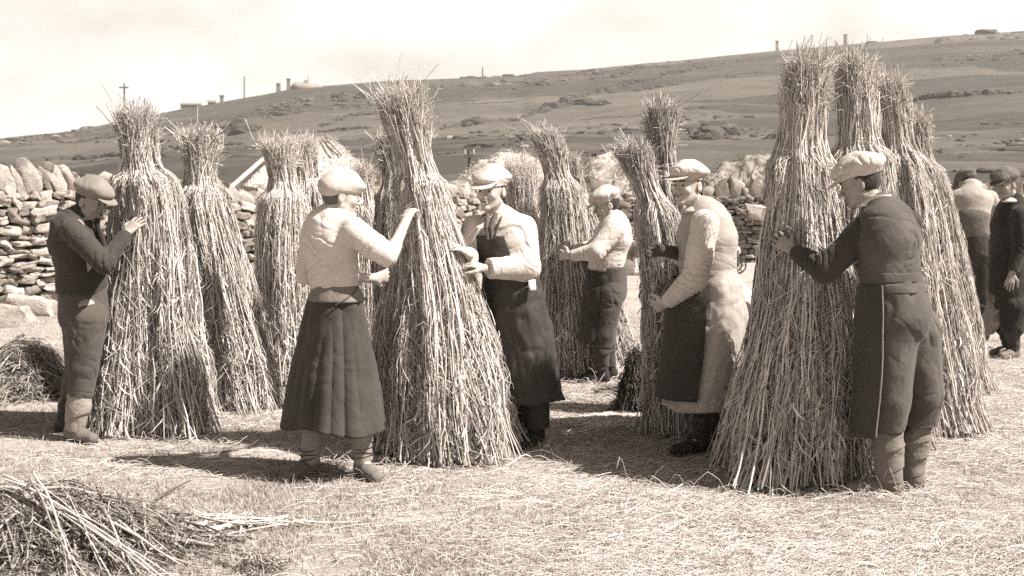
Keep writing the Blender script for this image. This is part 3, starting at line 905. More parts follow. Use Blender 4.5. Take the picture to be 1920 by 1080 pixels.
# ------------------------------------------------------------------ sheaves
def sheaf(label, Y, top, tie, sho, base, n=900, leaves=900, thick=.0030, group='sheaves stood up to dry in the field', seed=1, dark=0.0,
          up=None, top_fuzz=1.0, mat='straw', lean_y=0.0, lod=1.0, name='sheaf'):
    """top/tie/sho/base: (u, v, half width in photo pixels); base v is the front of the foot"""
    global rng
    keep = rng; rng = np.random.default_rng(seed * 97 + 5)
    s = Y / F_PX
    pt = lambda q, dy=0.0: W(q[0], q[1], Y + dy)
    r0, r1, r2, r3 = base[2] * s, sho[2] * s, tie[2] * s * .95, top[2] * s * .84
    B = pt(base); B[2] = 0
    S, T, P = pt(sho, lean_y * .6), pt(tie, lean_y * .7), pt(top, lean_y)
    B[1] = Y
    mid = B + (S - B) * .5
    th_ = thing(name, label, 'sheaf', (B[0], B[1], 0), group)
    kt = np.array([0, .16, .42, .62, .705, .76, .86, 1.0])
    low = .10
    ax = np.array([B, B + (S - B) * .25, B + (S - B) * .62, B + (S - B) * .93, S + (T - S) * .5, T, T + (P - T) * .5, P])
    rm = r1 + (r0 - r1) * .62
    rr = np.array([r0, r0 * .86 + r1 * .14, r1 + (r0 - r1) * .42, r1 * 1.04, r1 * .88 + r2 * .12, r2, r2 * .72 + r3 * .30, r3])
    lob = rng.uniform(0, 6.28, 4)
    def point(t, th, rho):
        c = np.stack([np.interp(t, kt, ax[:, k]) for k in range(3)], -1)
        r = np.interp(t, kt, rr)
        fl = np.clip(1 - t / .7, 0, 1)
        cl = noise(np.stack([np.cos(th) * 3.2 + seed, np.sin(th) * 3.2, t * 3.0 + 0 * th], -1), 90) + .6 * noise(np.stack([np.cos(th) * 8 + seed, np.sin(th) * 8, t * 6.0 + 0 * th], -1), 91)
        r = r * rho * (1 + .15 * cl) * (1 + fl * (.10 * np.sin(2 * th + lob[0]) + .11 * np.sin(3 * th + lob[1]) + .08 * np.sin(5 * th + lob[2]))) * (1 + .05 * np.sin(t * 9 + lob[0]) * np.sin(th + lob[3]))
        return c + wob_ax(np.asarray(t, float) + 0 * th) + np.stack([np.cos(th) * r, np.sin(th) * r, 0 * r], -1)
    K = 14
    n = int(n * 1.6); leaves = int(leaves * 2.2)
    wob_ax = lambda t: .018 * np.stack([np.sin(t * 7 + lob[2]), np.cos(t * 6 + lob[3]), 0 * t], -1) * np.clip(t, 0, .8)[..., None]
    # --- main stalks
    mb = MB()
    th0 = rng.uniform(0, 2 * pi, n); rho = np.clip(rng.beta(3.4, 1.1, n), .3, 1.06) + rng.normal(0, .03, n)
    t0 = np.where(rng.random(n) < .55, rng.uniform(0, .02, n), np.where(rng.random(n) < .6, rng.uniform(0, .35, n), rng.uniform(.3, .66, n)))
    t1 = np.where(rng.random(n) < .62, rng.normal(.925, .075, n) + .09 * noise(np.stack([np.cos(th0) * 2.4 + seed, np.sin(th0) * 2.4, rho * 2], -1), 33) + .05 * noise(np.stack([np.cos(th0) * 7 + seed, np.sin(th0) * 7, rho * 5], -1), 34), np.where(rng.random(n) < .5, rng.uniform(.66, .8, n), rng.uniform(.3, .9, n)))
    t1 = np.minimum(np.maximum(t1, t0 + .12), 1.12)
    tt = t0[:, None] + (t1 - t0)[:, None] * np.linspace(0, 1, K)[None]
    dth = rng.normal(0, .24, n)[:, None] * (tt - .3) + .05 * np.sin(tt * rng.uniform(6, 22, (n, 1)) + rng.uniform(0, 6, (n, 1)))
    rhoK = rho[:, None] * (1 + .07 * np.sin(tt * rng.uniform(5, 18, (n, 1)) + rng.uniform(0, 6, (n, 1))))
    top_t = np.clip((tt - .78) / .22, 0, 1.5)
    rhoK = rhoK * (1 + top_t ** 1.5 * rng.normal(.0, .22, (n, 1)) * top_fuzz)
    dth = dth + top_t * rng.normal(0, .4, (n, 1))
    bot_t = np.clip((.12 - tt) / .12, 0, 1)
    rhoK = rhoK * (1 + bot_t ** 1.5 * rng.normal(.02, .09, (n, 1)))
    Pp = point(tt, th0[:, None] + dth, rhoK)
    Pp = Pp + np.stack([fbm(Pp * 7 + rng.uniform(0, 60, (n, 1, 3)), 7 + k, 2) for k in range(3)], -1) * A(.013, .013, .004)
    over = np.clip(tt - 1, 0, 1)
    Pp = Pp + over[..., None] * (P - T)[None, None] * 2.6
    Pp = Pp + nrm(rng.normal(size=(n, 1, 3)) * A(1, 1, .2)) * (top_t ** 3 * rng.gamma(1.2, .017, (n, 1)) * top_fuzz)[..., None]
    Pp[..., 2] = np.maximum(Pp[..., 2], .005)
    rad = thick * np.minimum(rng.lognormal(0, .32, (n, 1)), 1.7) * (1 - .55 * np.clip((tt - .75) / .25, 0, 1)) * (1 + .25 * rng.random((n, K)))
    add_tubes(mb, Pp, rad, np.clip(rng.beta(1.7, 1.4, n) - dark, .03, 1), 5)
    # --- thin crooked stems tangled in
    n2 = int(n * .75)
    th0 = rng.uniform(0, 2 * pi, n2); t0 = rng.uniform(0, .9, n2); ln = rng.uniform(.05, .22, n2)
    tt = np.minimum(t0[:, None] + ln[:, None] * np.linspace(0, 1, 8)[None], 1.05)
    wig = rng.normal(0, .22, (n2, 1)) * np.linspace(-1, 1, 8)[None] + .11 * np.sin(tt * rng.uniform(20, 70, (n2, 1)) + rng.uniform(0, 6, (n2, 1)))
    Pp = point(tt, th0[:, None] + wig, rng.uniform(.85, 1.10, (n2, 1)) * (1 + .05 * np.sin(tt * 60 + rng.uniform(0, 6, (n2, 1)))))
    Pp[..., 2] = np.maximum(Pp[..., 2], .004)
    add_tubes(mb, Pp, thick * .5 * rng.lognormal(0, .3, (n2, 1)), np.clip(rng.beta(2, 1.8, n2) - dark, .03, 1), 4)
    # --- wispy ears at the top
    nw = int(n * .5)
    th0 = rng.uniform(0, 2 * pi, nw); t0 = rng.uniform(.84, 1.02, nw)
    root = point(np.minimum(t0, 1), th0, rng.uniform(.3, 1.12, nw)) + np.clip(t0 - 1, 0, 1)[:, None] * (P - T)[None] * 2.6
    d = nrm(np.stack([np.cos(th0), np.sin(th0), 0 * th0], -1) * rng.uniform(.1, 1, (nw, 1)) + rng.normal(size=(nw, 3)) * .45 + A(0, 0, .55))
    kk = np.linspace(0, 1, 5)[None, :, None]; lw = rng.uniform(.025, .085, (nw, 1, 1))
    Pp = root[:, None] + d[:, None] * lw * kk + nrm(rng.normal(size=(nw, 1, 3))) * lw * .45 * kk ** 2
    add_tubes(mb, Pp, thick * .42 * rng.lognormal(0, .3, (nw, 1)), np.clip(rng.beta(2.4, 1.5, nw) - dark, .03, 1), 4)
    # --- bent-over fringe below the tie
    n3 = int(n * .35)
    th0 = rng.uniform(0, 2 * pi, n3)
    kk = np.linspace(0, 1, 7)[None]
    tt = .765 - kk * rng.uniform(.03, .16, (n3, 1))
    Pp = point(tt, th0[:, None] + rng.normal(0, .3, (n3, 1)) * kk, .9 + kk * rng.uniform(.05, .32, (n3, 1)))
    Pp[..., 2] += np.sin(kk * pi) * rng.uniform(0, .03, (n3, 1))
    add_tubes(mb, Pp, thick * .55 * rng.lognormal(0, .3, (n3, 1)), np.clip(rng.beta(2.6, 1.4, n3) - dark * .6, .03, 1), 4)
    # --- dead leaves hanging among the stalks
    n4 = leaves
    th0 = rng.uniform(0, 2 * pi, n4); t0 = rng.beta(1.1, 1.5, n4) * .74
    root = point(t0, th0, rng.uniform(.88, 1.04, n4))
    outd = np.stack([np.cos(th0), np.sin(th0), 0 * th0], -1); sd_ = np.stack([-np.sin(th0), np.cos(th0), 0 * th0], -1)
    ll = rng.uniform(.04, .17, n4) * (1 - .4 * t0)
    kk = np.linspace(0, 1, 6)[None, :, None]
    curl = rng.normal(.12, .25, (n4, 1, 1)); sid = rng.normal(0, .6, (n4, 1, 1))
    Pp = root[:, None] + ll[:, None, None] * (A(0, 0, -1) * (kk - .25 * np.abs(curl) * kk ** 2) + outd[:, None] * (.28 * np.sin(kk * pi * .8) * (curl + .3)) + sd_[:, None] * sid * kk ** 1.5)
    Pp = Pp + .010 * np.stack([fbm(Pp * 22 + k * 5, 17, 2) for k in range(3)], -1); Pp[..., 2] = np.maximum(Pp[..., 2], .004 + .01 * rng.random((n4, 1)))
    wv = rng.uniform(.0015, .0062, (n4, 1)) * (1.45 - .9 * t0[:, None]) * np.sin(np.linspace(.25, pi, 6))[None]
    tw = rng.normal(0, .9, n4)
    add_ribbons(mb, Pp, wv, np.clip(rng.beta(2, 1.6, n4) - dark, .03, 1), nrm(sd_ * np.cos(tw)[:, None] + outd * np.sin(tw)[:, None]))
    o = mb.build('stalks', M[mat], th_); o['kind'] = 'stuff'
    # --- packed heart of the sheaf
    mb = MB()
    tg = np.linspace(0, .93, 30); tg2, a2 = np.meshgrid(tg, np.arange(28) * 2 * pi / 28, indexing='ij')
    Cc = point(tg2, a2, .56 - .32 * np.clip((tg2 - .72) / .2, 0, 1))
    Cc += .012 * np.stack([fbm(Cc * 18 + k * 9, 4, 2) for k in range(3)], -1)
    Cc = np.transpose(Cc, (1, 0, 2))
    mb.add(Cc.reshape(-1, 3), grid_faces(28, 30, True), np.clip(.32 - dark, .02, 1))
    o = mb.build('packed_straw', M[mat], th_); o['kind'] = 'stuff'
    # --- the twisted straw band
    mb = MB()
    nb = 16
    a = np.linspace(0, 2 * pi * 1.05, 30)[None] + rng.uniform(0, 6.28, (nb, 1))
    tb = .76 + rng.normal(0, .008, (nb, 1)) + .010 * np.sin(a * 1 + rng.uniform(0, 6, (nb, 1)))
    Pp = point(tb, a, 1.0 + .08 * rng.random((nb, 1)))
    add_tubes(mb, Pp, .0046 * rng.uniform(.7, 1.2, (nb, 1)), rng.uniform(.4, 1, nb), 5)
    ne = 8
    ae = rng.normal(-pi / 2 + .4, .3, ne); st = point(np.full(ne, .76), ae, np.full(ne, 1.04))
    kk = np.linspace(0, 1, 6)[None, :, None]
    de = nrm(np.stack([np.cos(ae), np.sin(ae), rng.normal(-.6, .5, ne)], -1)) * rng.uniform(.05, .13, (ne, 1))
    add_tubes(mb, st[:, None] + de[:, None] * kk + A(0, 0, -.05) * kk ** 2, .0028, rng.uniform(.4, 1, ne), 4)
    mb.build('binding', M['twine'], th_)
    rng = keep
    return th_

if SHEAVES:
    sheaf('tall sheaf steadied by the dark jacketed man, its tip over the leftmost pole', 8.25, (258, 215, 37), (265, 318, 32), (275, 362, 56), (286, 815, 112), n=1300, leaves=1500, seed=1)
    sheaf('ragged topped sheaf standing just right of the dark jacketed man\'s sheaf', 9.05, (371, 255, 38), (380, 345, 28), (386, 385, 47), (440, 775, 92), n=1200, leaves=1100, seed=2, top_fuzz=1.3)
    sheaf('sheaf in front of the thatched hut, left of the woman', 10.2, (520, 268, 40), (531, 352, 22), (534, 395, 44), (532, 735, 66), n=1000, leaves=800, seed=3, dark=-.10)  # negative dark pales the straw: distance haze put into its tone
    sheaf('thin sheaf half hidden behind the one before the thatched hut', 10.9, (572, 266, 24), (578, 342, 23), (580, 380, 36), (600, 705, 62), n=700, leaves=400, seed=4, dark=-.10)  # straw paled likewise to stand for haze
    sheaf('short sheaf showing above and behind the woman\'s shoulder', 10.6, (680, 318, 22), (683, 386, 20), (688, 420, 34), (702, 712, 60), n=800, leaves=500, seed=5, dark=-.10)  # paler stalks here too, haze painted into the tone
    sheaf('big central sheaf held between the woman and the man in white shirt', 7.5, (758, 180, 48), (783, 322, 31), (790, 375, 47), (845, 874, 136), n=1700, leaves=1900, seed=6, top_fuzz=1.15)
    sheaf('darker sheaf peeping out behind the left edge of the big central sheaf', 8.7, (730, 262, 26), (738, 350, 20), (738, 390, 32), (752, 770, 42), n=800, leaves=700, seed=7, dark=.12)
    sheaf('pale blurred sheaf behind the man in white shirt, before the haycock', 11.5, (973, 305, 36), (985, 405, 28), (990, 440, 40), (1012, 665, 62), n=800, leaves=400, seed=8, dark=-.22)
    sheaf('slender left leaning sheaf gripped by the stooping capped man at the back', 10.55, (1020, 252, 30), (1046, 334, 22), (1056, 378, 38), (1068, 722, 74), n=1100, leaves=900, seed=9, top_fuzz=1.2)
    sheaf('sheaf whose foot shows behind the boots of the stooping capped man', 11.2, (1068, 300, 22), (1082, 372, 18), (1092, 420, 30), (1132, 690, 56), n=700, leaves=500, seed=10)
    sheaf('narrow sheaf with a fanned top tilting left, clasped by the smiling coated man', 8.05, (1183, 280, 36), (1228, 374, 22), (1240, 425, 41), (1258, 818, 44), n=1000, leaves=900, seed=11, dark=.08, top_fuzz=1.25)
    sheaf('upright sheaf close behind the fanned one, its tip left of the smiling man\'s cap', 8.7, (1240, 205, 30), (1248, 322, 24), (1250, 372, 40), (1262, 785, 46), n=900, leaves=500, seed=12, dark=.1)
    g = 'sheaves leaning together in the big stook'
    sheaf('tall front sheaf of the big stook, clasped by the man seen from behind', 6.95, (1516, 122, 44), (1508, 287, 41), (1515, 335, 58), (1478, 918, 138), n=1900, leaves=1900, seed=13, group=g)
    sheaf('second sheaf of the big stook, top right against the front one', 7.6, (1606, 122, 34), (1606, 272, 36), (1612, 320, 55), (1606, 860, 108), n=1400, leaves=1100, seed=14, group=g)
    sheaf('third sheaf of the big stook, above the pale cap of the man seen from behind', 8.1, (1674, 160, 26), (1684, 283, 27), (1692, 330, 46), (1750, 822, 84), n=1300, leaves=1000, seed=15, group=g)
    sheaf('lowest and rightmost sheaf of the big stook, its foot near the far right man', 9.6, (1722, 220, 24), (1722, 304, 25), (1730, 345, 40), (1802, 690, 64), n=1200, leaves=900, seed=16, group=g)

# ------------------------------------------------------------------ litter, grass and heaps
def straw_density(x, y):
    u = U0 + x / y * F_PX; v = V0 + CAM_H / y * F_PX
    d = .05 + .95 / (1 + np.exp(-(u - 900 - (v - 800) * .9) / 130))
    d = np.maximum(d, .55 * np.exp(-(((u - 330) / 260) ** 2 + ((v - 870) / 28) ** 2)))
    d = np.maximum(d, .5 * np.exp(-(((u - 450) / 300) ** 2 + ((v - 800) / 40) ** 2)))
    d = np.maximum(d, .5 * np.exp(-(((u - 760) / 260) ** 2 + ((v - 880) / 40) ** 2)))
    d = d * np.clip((v - 590) / 110, .0, 1)
    pch = fbm(np.stack([x * 1.5, y * 1.5, 0 * x], -1), 60, 3)
    return d * np.clip(.75 + .8 * pch, .1, 1.3)

def sample_ground(n, y0, y1, p=1.0):
    Y = y0 + (y1 - y0) * rng.random(n) ** p
    X = rng.uniform(-.47, .47, n) * Y
    return X, Y

if LITTER:
    n = 112000
    X, Y = sample_ground(n, 4.7, 14.5, 1.7)
    k = rng.random(n) < straw_density(X, Y)
    X, Y = X[k], Y[k]; n = len(X)
    ang = rng.normal(0, .75, n) + .5 * fbm(np.stack([X * .8, Y * .8, 0 * X], -1), 70, 2)
    ln = rng.gamma(3, .045, n) + .04
    kk = np.linspace(-.5, .5, 6)[None]
    bend = rng.normal(0, .25, (n, 1))
    pile = rng.gamma(1.1, .006, n) * (1 + 2 * np.clip(fbm(np.stack([X * 2.2, Y * 2.2, 0 * X], -1), 61, 2), 0, 1)) + .004
    dx, dy = np.cos(ang), np.sin(ang)
    px_ = X[:, None] + ln[:, None] * (kk * dx[:, None] - bend * (kk ** 2) * dy[:, None])
    py_ = Y[:, None] + ln[:, None] * (kk * dy[:, None] + bend * (kk ** 2) * dx[:, None])
    pz_ = ground_z(px_, py_) + pile[:, None] * (1 + .6 * np.sin(kk * 5 + rng.uniform(0, 6, (n, 1)))) + rng.normal(0, .05, (n, 1)) * kk * ln[:, None]
    pz_ = np.maximum(pz_, ground_z(px_, py_) + .002)
    mb = MB()
    add_tubes(mb, np.stack([px_, py_, pz_], -1), .00115 * rng.lognormal(0, .35, (n, 1)), np.clip(rng.beta(2.2, 1.6, n), 0, 1), 3)
    tag(mb.build('straw_litter', M['litter']), kind='stuff')
    # short trodden grass
    n = 260000
    X, Y = sample_ground(n, 4.6, 15.5, 1.8)
    k = rng.random(n) < np.clip(1.15 - .9 * straw_density(X, Y), .1, 1) * np.clip(.8 + .8 * fbm(np.stack([X * 2.5, Y * 2.5, 0 * X], -1), 62, 3), .1, 1)
    X, Y = X[k], Y[k]; n = len(X)
    h_ = rng.gamma(3, .0055, n) + .006
    a = rng.uniform(0, 2 * pi, n); ben = rng.uniform(.3, 1.4, n) * h_
    kk = np.linspace(0, 1, 3)[None]
    z0 = ground_z(X, Y)
    P_ = np.stack([X[:, None] + np.cos(a)[:, None] * ben[:, None] * kk ** 2, Y[:, None] + np.sin(a)[:, None] * ben[:, None] * kk ** 2, z0[:, None] - .002 + h_[:, None] * kk], -1)
    b_ = a + pi / 2 + rng.normal(0, .5, n)
    mb = MB()
    add_ribbons(mb, P_, .0016 * np.array([[1, .8, .15]]) * rng.uniform(.7, 1.5, (n, 1)), np.clip(rng.beta(2, 2, n), 0, 1), np.stack([np.cos(b_), np.sin(b_), 0 * b_], -1))
    tag(mb.build('grass', M['grass']), kind='stuff')

def stalk_heap(name, lab, cat, cu, cv, Y, rx, ry, h, n, mat, thick, ln, seed, ang=(0, .6), leafy=0, group=None, bendy=.25):
    """a loose pile of long stalks lying over one another"""
    global rng
    keep = rng; rng = np.random.default_rng(seed)
    c = W(cu, 0, Y); c[2] = 0
    t = thing(name, lab, cat, c, group)
    mb = MB()
    x = rng.normal(0, .42, n) * rx; y = rng.normal(0, .42, n) * ry
    top = h * np.exp(-((x / rx) ** 2 + (y / ry) ** 2) * 1.6)
    z = top * rng.uniform(0, 1, n) ** .6 + .01
    a = rng.normal(ang[0], ang[1], n)
    l_ = rng.uniform(.5, 1.2, n) * ln
    kk = np.linspace(-.5, .5, 8)[None]
    bend = rng.normal(0, bendy, (n, 1))
    px_ = c[0] + x[:, None] + l_[:, None] * (kk * np.cos(a)[:, None] - bend * kk ** 2 * np.sin(a)[:, None])
    py_ = c[1] + y[:, None] + l_[:, None] * (kk * np.sin(a)[:, None] + bend * kk ** 2 * np.cos(a)[:, None])
    rr_ = ((px_ - c[0]) / rx) ** 2 + ((py_ - c[1]) / ry) ** 2
    pz_ = np.minimum(z[:, None], 9) * np.exp(-np.maximum(rr_ - ((x / rx) ** 2 + (y / ry) ** 2)[:, None], -1) * .9) + .02 * np.sin(kk * 7 + rng.uniform(0, 6, (n, 1))) * h * 2
    pz_ = np.maximum(pz_, .006) + ground_z(px_, py_)
    P_ = np.stack([px_, py_, pz_], -1)
    add_tubes(mb, P_, thick * rng.lognormal(0, .4, (n, 1)) * np.linspace(1.1, .6, 8)[None], np.clip(rng.beta(2, 1.7, n), 0, 1), 5)
    o = mb.build('stalks', M[mat], t); o['kind'] = 'stuff'
    if leafy:
        mb = MB()
        i = rng.integers(0, n, leafy); j = rng.integers(1, 8, leafy)
        root = P_[i, j] + rng.normal(0, .012, (leafy, 3))
        d = nrm(rng.normal(size=(leafy, 3)) * A(1, 1, .7) + A(0, -.2, -.1)); lw = rng.uniform(.02, .07, leafy)
        kk = np.linspace(0, 1, 4)[None, :, None]
        Q = root[:, None] + d[:, None] * lw[:, None, None] * kk - A(0, 0, 1) * kk ** 2 * (lw * .5)[:, None, None]
        Q = Q + rng.normal(0, .006, Q.shape); Q[..., 2] = np.maximum(Q[..., 2], .004)
        add_ribbons(mb, Q, rng.uniform(.0012, .0042, (leafy, 1)) * np.array([[.5, 1, .8, .1]]), np.clip(rng.beta(1.6, 2, leafy), 0, 1), nrm(np.cross(d, rng.normal(size=(leafy, 3)))))
        o = mb.build('dead_leaves', M[mat], t); o['kind'] = 'stuff'
    rng = keep
    return t

M['weeds'] = shade_mat('withered_weeds', .02, .13, rough=.9)
if LITTER:
    stalk_heap('stalk_pile', 'heap of dark leafy cut stalks filling the bottom left corner', 'stalk heap', 95, 1010, 5.6, .62, .42, .27, 700, 'straw_dark', .0045, .55, 51, ang=(-.5, .5), bendy=.10, leafy=15000)
    r2_ = np.random.default_rng(52); n = 64
    u0_, v0_ = r2_.uniform(-60, 170, n), r2_.uniform(890, 1000, n); u1_, v1_ = r2_.uniform(120, 345, n), r2_.uniform(995, 1090, n)
    t = thing('branch_pile', 'thick pale cut stems lying over the leafy bottom left heap', 'stems', A(W(150, 0, 5.6)[0], 5.6, 0))
    y0_, y1_ = r2_.uniform(5.5, 5.85, n), 3840 / (v1_ - 335 + 15)
    a_ = np.stack([(u0_ - U0) * y0_ / F_PX, y0_, CAM_H - (v0_ - V0) * y0_ / F_PX], -1); b_ = np.stack([(u1_ - U0) * y1_ / F_PX, y1_, .02 + 0 * y1_], -1)
    kk = np.linspace(0, 1, 9)[None, :, None]
    P_ = a_[:, None] * (1 - kk) + b_[:, None] * kk + A(0, 0, .05) * np.sin(kk * pi) + .012 * np.stack([fbm(np.stack(np.broadcast_arrays(kk[..., 0] * 3 + np.arange(n)[:, None] * 7.7, A(float(k))[None], np.arange(n)[:, None] * 1.0), -1), 8, 2) for k in range(3)], -1)
    mb = MB(); add_tubes(mb, P_, 0.0038 * r2_.lognormal(0, .35, (n, 1)) * np.linspace(1.2, .6, 9)[None], r2_.beta(2, 1.6, n), 6); o = mb.build('stems', M['straw'], t); o['kind'] = 'stuff'
    stalk_heap('loose_stalks', 'thin bundle of stalks lying on the grass right of the bottom left heap', 'stalks', 400, 985, 5.85, .34, .07, .07, 46, 'litter', .0045, .55, 53, ang=(.28, .22), leafy=500)
    stalk_heap('grass_tuft', 'small dark tuft of trampled stalks at the bottom edge', 'tuft', 485, 1072, 5.2, .09, .05, .06, 90, 'straw_dark', .002, .10, 54, ang=(0, 1.5), leafy=700)
    stalk_heap('turf_heap', 'low dark hollowed heap of weeds behind the dark jacketed man at the left edge', 'weed heap', 50, 700, 9.6, .38, .45, .42, 900, 'straw_dark', .0035, .4, 55, ang=(.1, .9), leafy=9000)
    stalk_heap('weed_bunch', 'dark bunch of weeds leaning on the smiling man\'s sheaf', 'weed bunch', 1190, 690, 8.5, .11, .12, .50, 260, 'weeds', .003, .20, 56, ang=(1.2, .9), leafy=8000)
    stalk_heap('straw_drift', 'shaded drift of loose straw before the smiling man\'s boots', 'straw heap', 1190, 790, 8.4, .45, .22, .06, 900, 'litter', .0022, .4, 57, ang=(.1, .5))
    for k, (u0, v0, u1, v1, r, lab) in enumerate(((272, 955, 357, 908, .007, 'dark stick lying on the grass right of the bottom left heap'),
                                                 (22, 646, 46, 632, .016, 'short dark stake on top of the heap at the left edge'))):
        Ya, Yb = (3840 / (v0 - 335), 3840 / (v1 - 335)) if k == 0 else (9.7, 9.75)
        a, b_ = W(u0, v0, Ya) + A(0, 0, .012), W(u1, v1, Yb) + A(0, 0, .02)
        mb = MB(); add_tubes(mb, np.array([[a, (a + b_) / 2 + A(0, .01, .01), b_]]), np.array([[r, r * .9, r * .6]]), .1, 6)
        tag(mb.build('stick', M['wood']), lab, 'stick')

# ------------------------------------------------------------------ the air between here and the ridge
hb, hf = box_v(A(0, 313, -6), 940, 660, 96)
hz = mesh_obj('haze', hb, hf, np.zeros((0, 3), int), None, None, None, False)
hm_ = bpy.data.materials.new('haze'); hm_.use_nodes = True; hn = hm_.node_tree; hn.nodes.clear()
ho = hn.nodes.new('ShaderNodeOutputMaterial'); hv = hn.nodes.new('ShaderNodeVolumePrincipled')
hv.inputs['Color'].default_value = (.96, .93, .88, 1); hv.inputs['Density'].default_value = .0005; hv.inputs['Anisotropy'].default_value = .2
hn.links.new(hv.outputs[0], ho.inputs['Volume']); hz.data.materials.append(hm_)
tag(hz, kind='stuff')

# ------------------------------------------------------------------ people
def head_frame(face, roll=0.0):
    f = nrm(face); up = nrm(A(0, 0, 1) - f * f[2]); la = np.cross(f, up)
    if roll:
        up, la = up * cos(roll) + la * sin(roll), la * cos(roll) - up * sin(roll)
    return np.stack([la, f, up], 1)                     # columns: person's right, forward, up

class Person:
    def __init__(s, label, Y, front, h=.004, skin='skin', hair='hair', foot=(0, 0), group='people working in the field'):
        s.Y = Y; s.h = h
        g = W(foot[0], 0, Y); g[2] = float(ground_z(g[0], Y))
        s.root = None; s.label = label; s.group = group; s.skin = M[skin]; s.hair = M[hair]
        s.fr = nrm(A(front[0], front[1], 0)); s.la = A(s.fr[1], -s.fr[0], 0)
        s.f = Field(h)
        s.loc = g
        s.todo = []
    def P(s, u, v, dy=0.0):
        return W(u, v, s.Y + dy)
    def torso(s, pel, wai, che, nek, k=1.0):
        f = s.f
        f.econe(pel, wai, (.145 * k, .105 * k), (.12 * k, .09 * k), s.la, .05)
        f.econe(wai, che, (.12 * k, .09 * k), (.145 * k, .105 * k), s.la, .05)
        f.econe(che, nek, (.145 * k, .10 * k), (.06 * k, .055 * k), s.la, .05)
        s.nek, s.che = nek, che
    def head(s, c, face, roll=0.0, age=0.0, smile=0.0):
        m = head_frame(face, roll); s.hm, s.hc, s.smile = m, c, smile
        q = lambda x, y, z: c + m @ A(x, y, z)
        s.q = q
        f = s.f
        f.chain([s.nek, q(0, -.022, -.075)], [.056, .052], .03)
        f.ell(q(0, -.014, .026), (.074, .094, .088), m, .03)
        f.ell(q(0, .028, -.034), (.058, .058, .080), m, .03)
        for sx in (-1, 1):
            f.cone(q(sx * .048, .0, -.062), q(sx * .012, .066, -.100), .017, .015, .022)
            f.ell(q(sx * .039, .060, -.030), (.022, .020, .022), m, .016)
            f.cone(q(sx * .010, .084, .020), q(sx * .045, .070, .022), .010, .009, .012)
        f.ell(q(0, .076, -.100), (.020, .017, .016), m, .014)
        for sx in (-1, 1):
            f.ell(q(sx * .031, .094, .001), (.019, .018, .013), m, .012, sub=True)
            f.ell(q(sx * .031, .073, .000), (.014, .011, .0095), m, .004)
        f.cone(q(0, .086, .008), q(0, .108, -.030), .0075, .0125, .010)
        for sx in (-1, 1):
            f.ell(q(sx * .013, .096, -.036), (.009, .011, .008), m, .005)
            f.cone(q(sx * .020, .094, -.034), q(sx * .034, .080, -.062 + .006 * smile), .0045, .0045, .010, sub=True)
        f.cone(q(-.018, .089, -.056), q(.018, .089, -.056), .0065, .0065, .006)
        f.cone(q(-.016, .087, -.070), q(.016, .087, -.070), .0075, .0075, .006)
        lift = .009 * smile
        f.cone(q(-.026, .086, -.062 + lift), q(0, .099, -.063), .0032, .0034, .004, sub=True)
        f.cone(q(.026, .086, -.062 + lift), q(0, .099, -.063), .0032, .0034, .004, sub=True)
        for sx in (-1, 1):
            f.ell(q(sx * .076, -.014, -.012), (.010, .020, .032), m, .006)
            f.ell(q(sx * .086, -.008, -.008), (.006, .010, .017), m, .005, sub=True)
    def face_parts(s):
        q, m = s.q, s.hm
        for sx in (-1, 1):
            fd = Field(.002); fd.ell(q(sx * .031, .0785, .0005), (.0105, .0078, .0055), m)
            field_obj(fd, 'eye', M['eye'], s.body)
            mb = MB()
            pts = [q(sx * .012, .093, .020), q(sx * .024, .091, .026), q(sx * .038, .083, .026), q(sx * .047, .074, .021)]
            add_tubes(mb, np.array([pts]), np.array([[.0035, .0045, .004, .002]]), .3, 6)
            mb.build('eyebrow', M['brow'], s.body)
        mb = MB(); lf = .010 * s.smile
        add_tubes(mb, np.array([[q(-.027, .083, -.063 + lf), q(-.014, .092, -.0635 + lf * .25), q(0, .0955, -.064), q(.014, .092, -.0635 + lf * .25), q(.027, .083, -.063 + lf)]]), np.array([[.0012, .0028, .0034, .0028, .0012]]), .3, 6)
        mb.build('mouth', M['brow'], s.body)
        fd = Field(.004)
        fd.ell(q(0, -.019, .012), (.0778, .0930, .090), m)
        fd.cut(q(0, -.004, 0), m @ A(0, 1, -.45)); fd.cut(q(0, -.03, -.072), m @ A(0, .45, -1))
        field_obj(fd, 'hair', s.hair, s.body, folds=[(.004, (60, 60, 30), 5)])
    def cap(s, mat, puff=1.0, tilt=0.0, back=0.0, brim=True, name='cap', low=0.0):
        q, m0 = s.q, s.hm
        a = tilt
        R = np.array([[1, 0, 0], [0, cos(a), -sin(a)], [0, sin(a), cos(a)]])
        m = m0 @ R
        qq = lambda x, y, z: s.hc + m0 @ (A(0, 0, .05) + R @ (A(x, y, z) - A(0, 0, .05)))
        fd = Field(.004)
        fd.econe(qq(0, -.010, .026 - low), qq(0, -.010, .07), (.083, .104), (.088, .108), m0[:, 0], .02, flat_a=True)
        sl_ = .014 * sin(s.hc[0] * 40); fd.ell(qq(sl_, -.014 - back, .080), (.097 * puff, .121 * puff, .039 * puff), m, .03); fd.ell(qq(-sl_ * 2, -.05 - back, .074), (.080 * puff, .078 * puff, .040 * puff), m, .03); fd.ell(qq(sl_ * 2, .03, .088), (.085 * puff, .075 * puff, .033 * puff), m, .03)
        fd.ell(qq(0, .072, .070), (.076, .056, .028), m, .03)
        o = field_obj(fd, name, mat, s.body, folds=[(.010, (9, 9, 12), int(abs(s.hc[0] * 50)) % 23), (.005, (20, 20, 26), int(abs(s.hc[0] * 90)) % 17)])
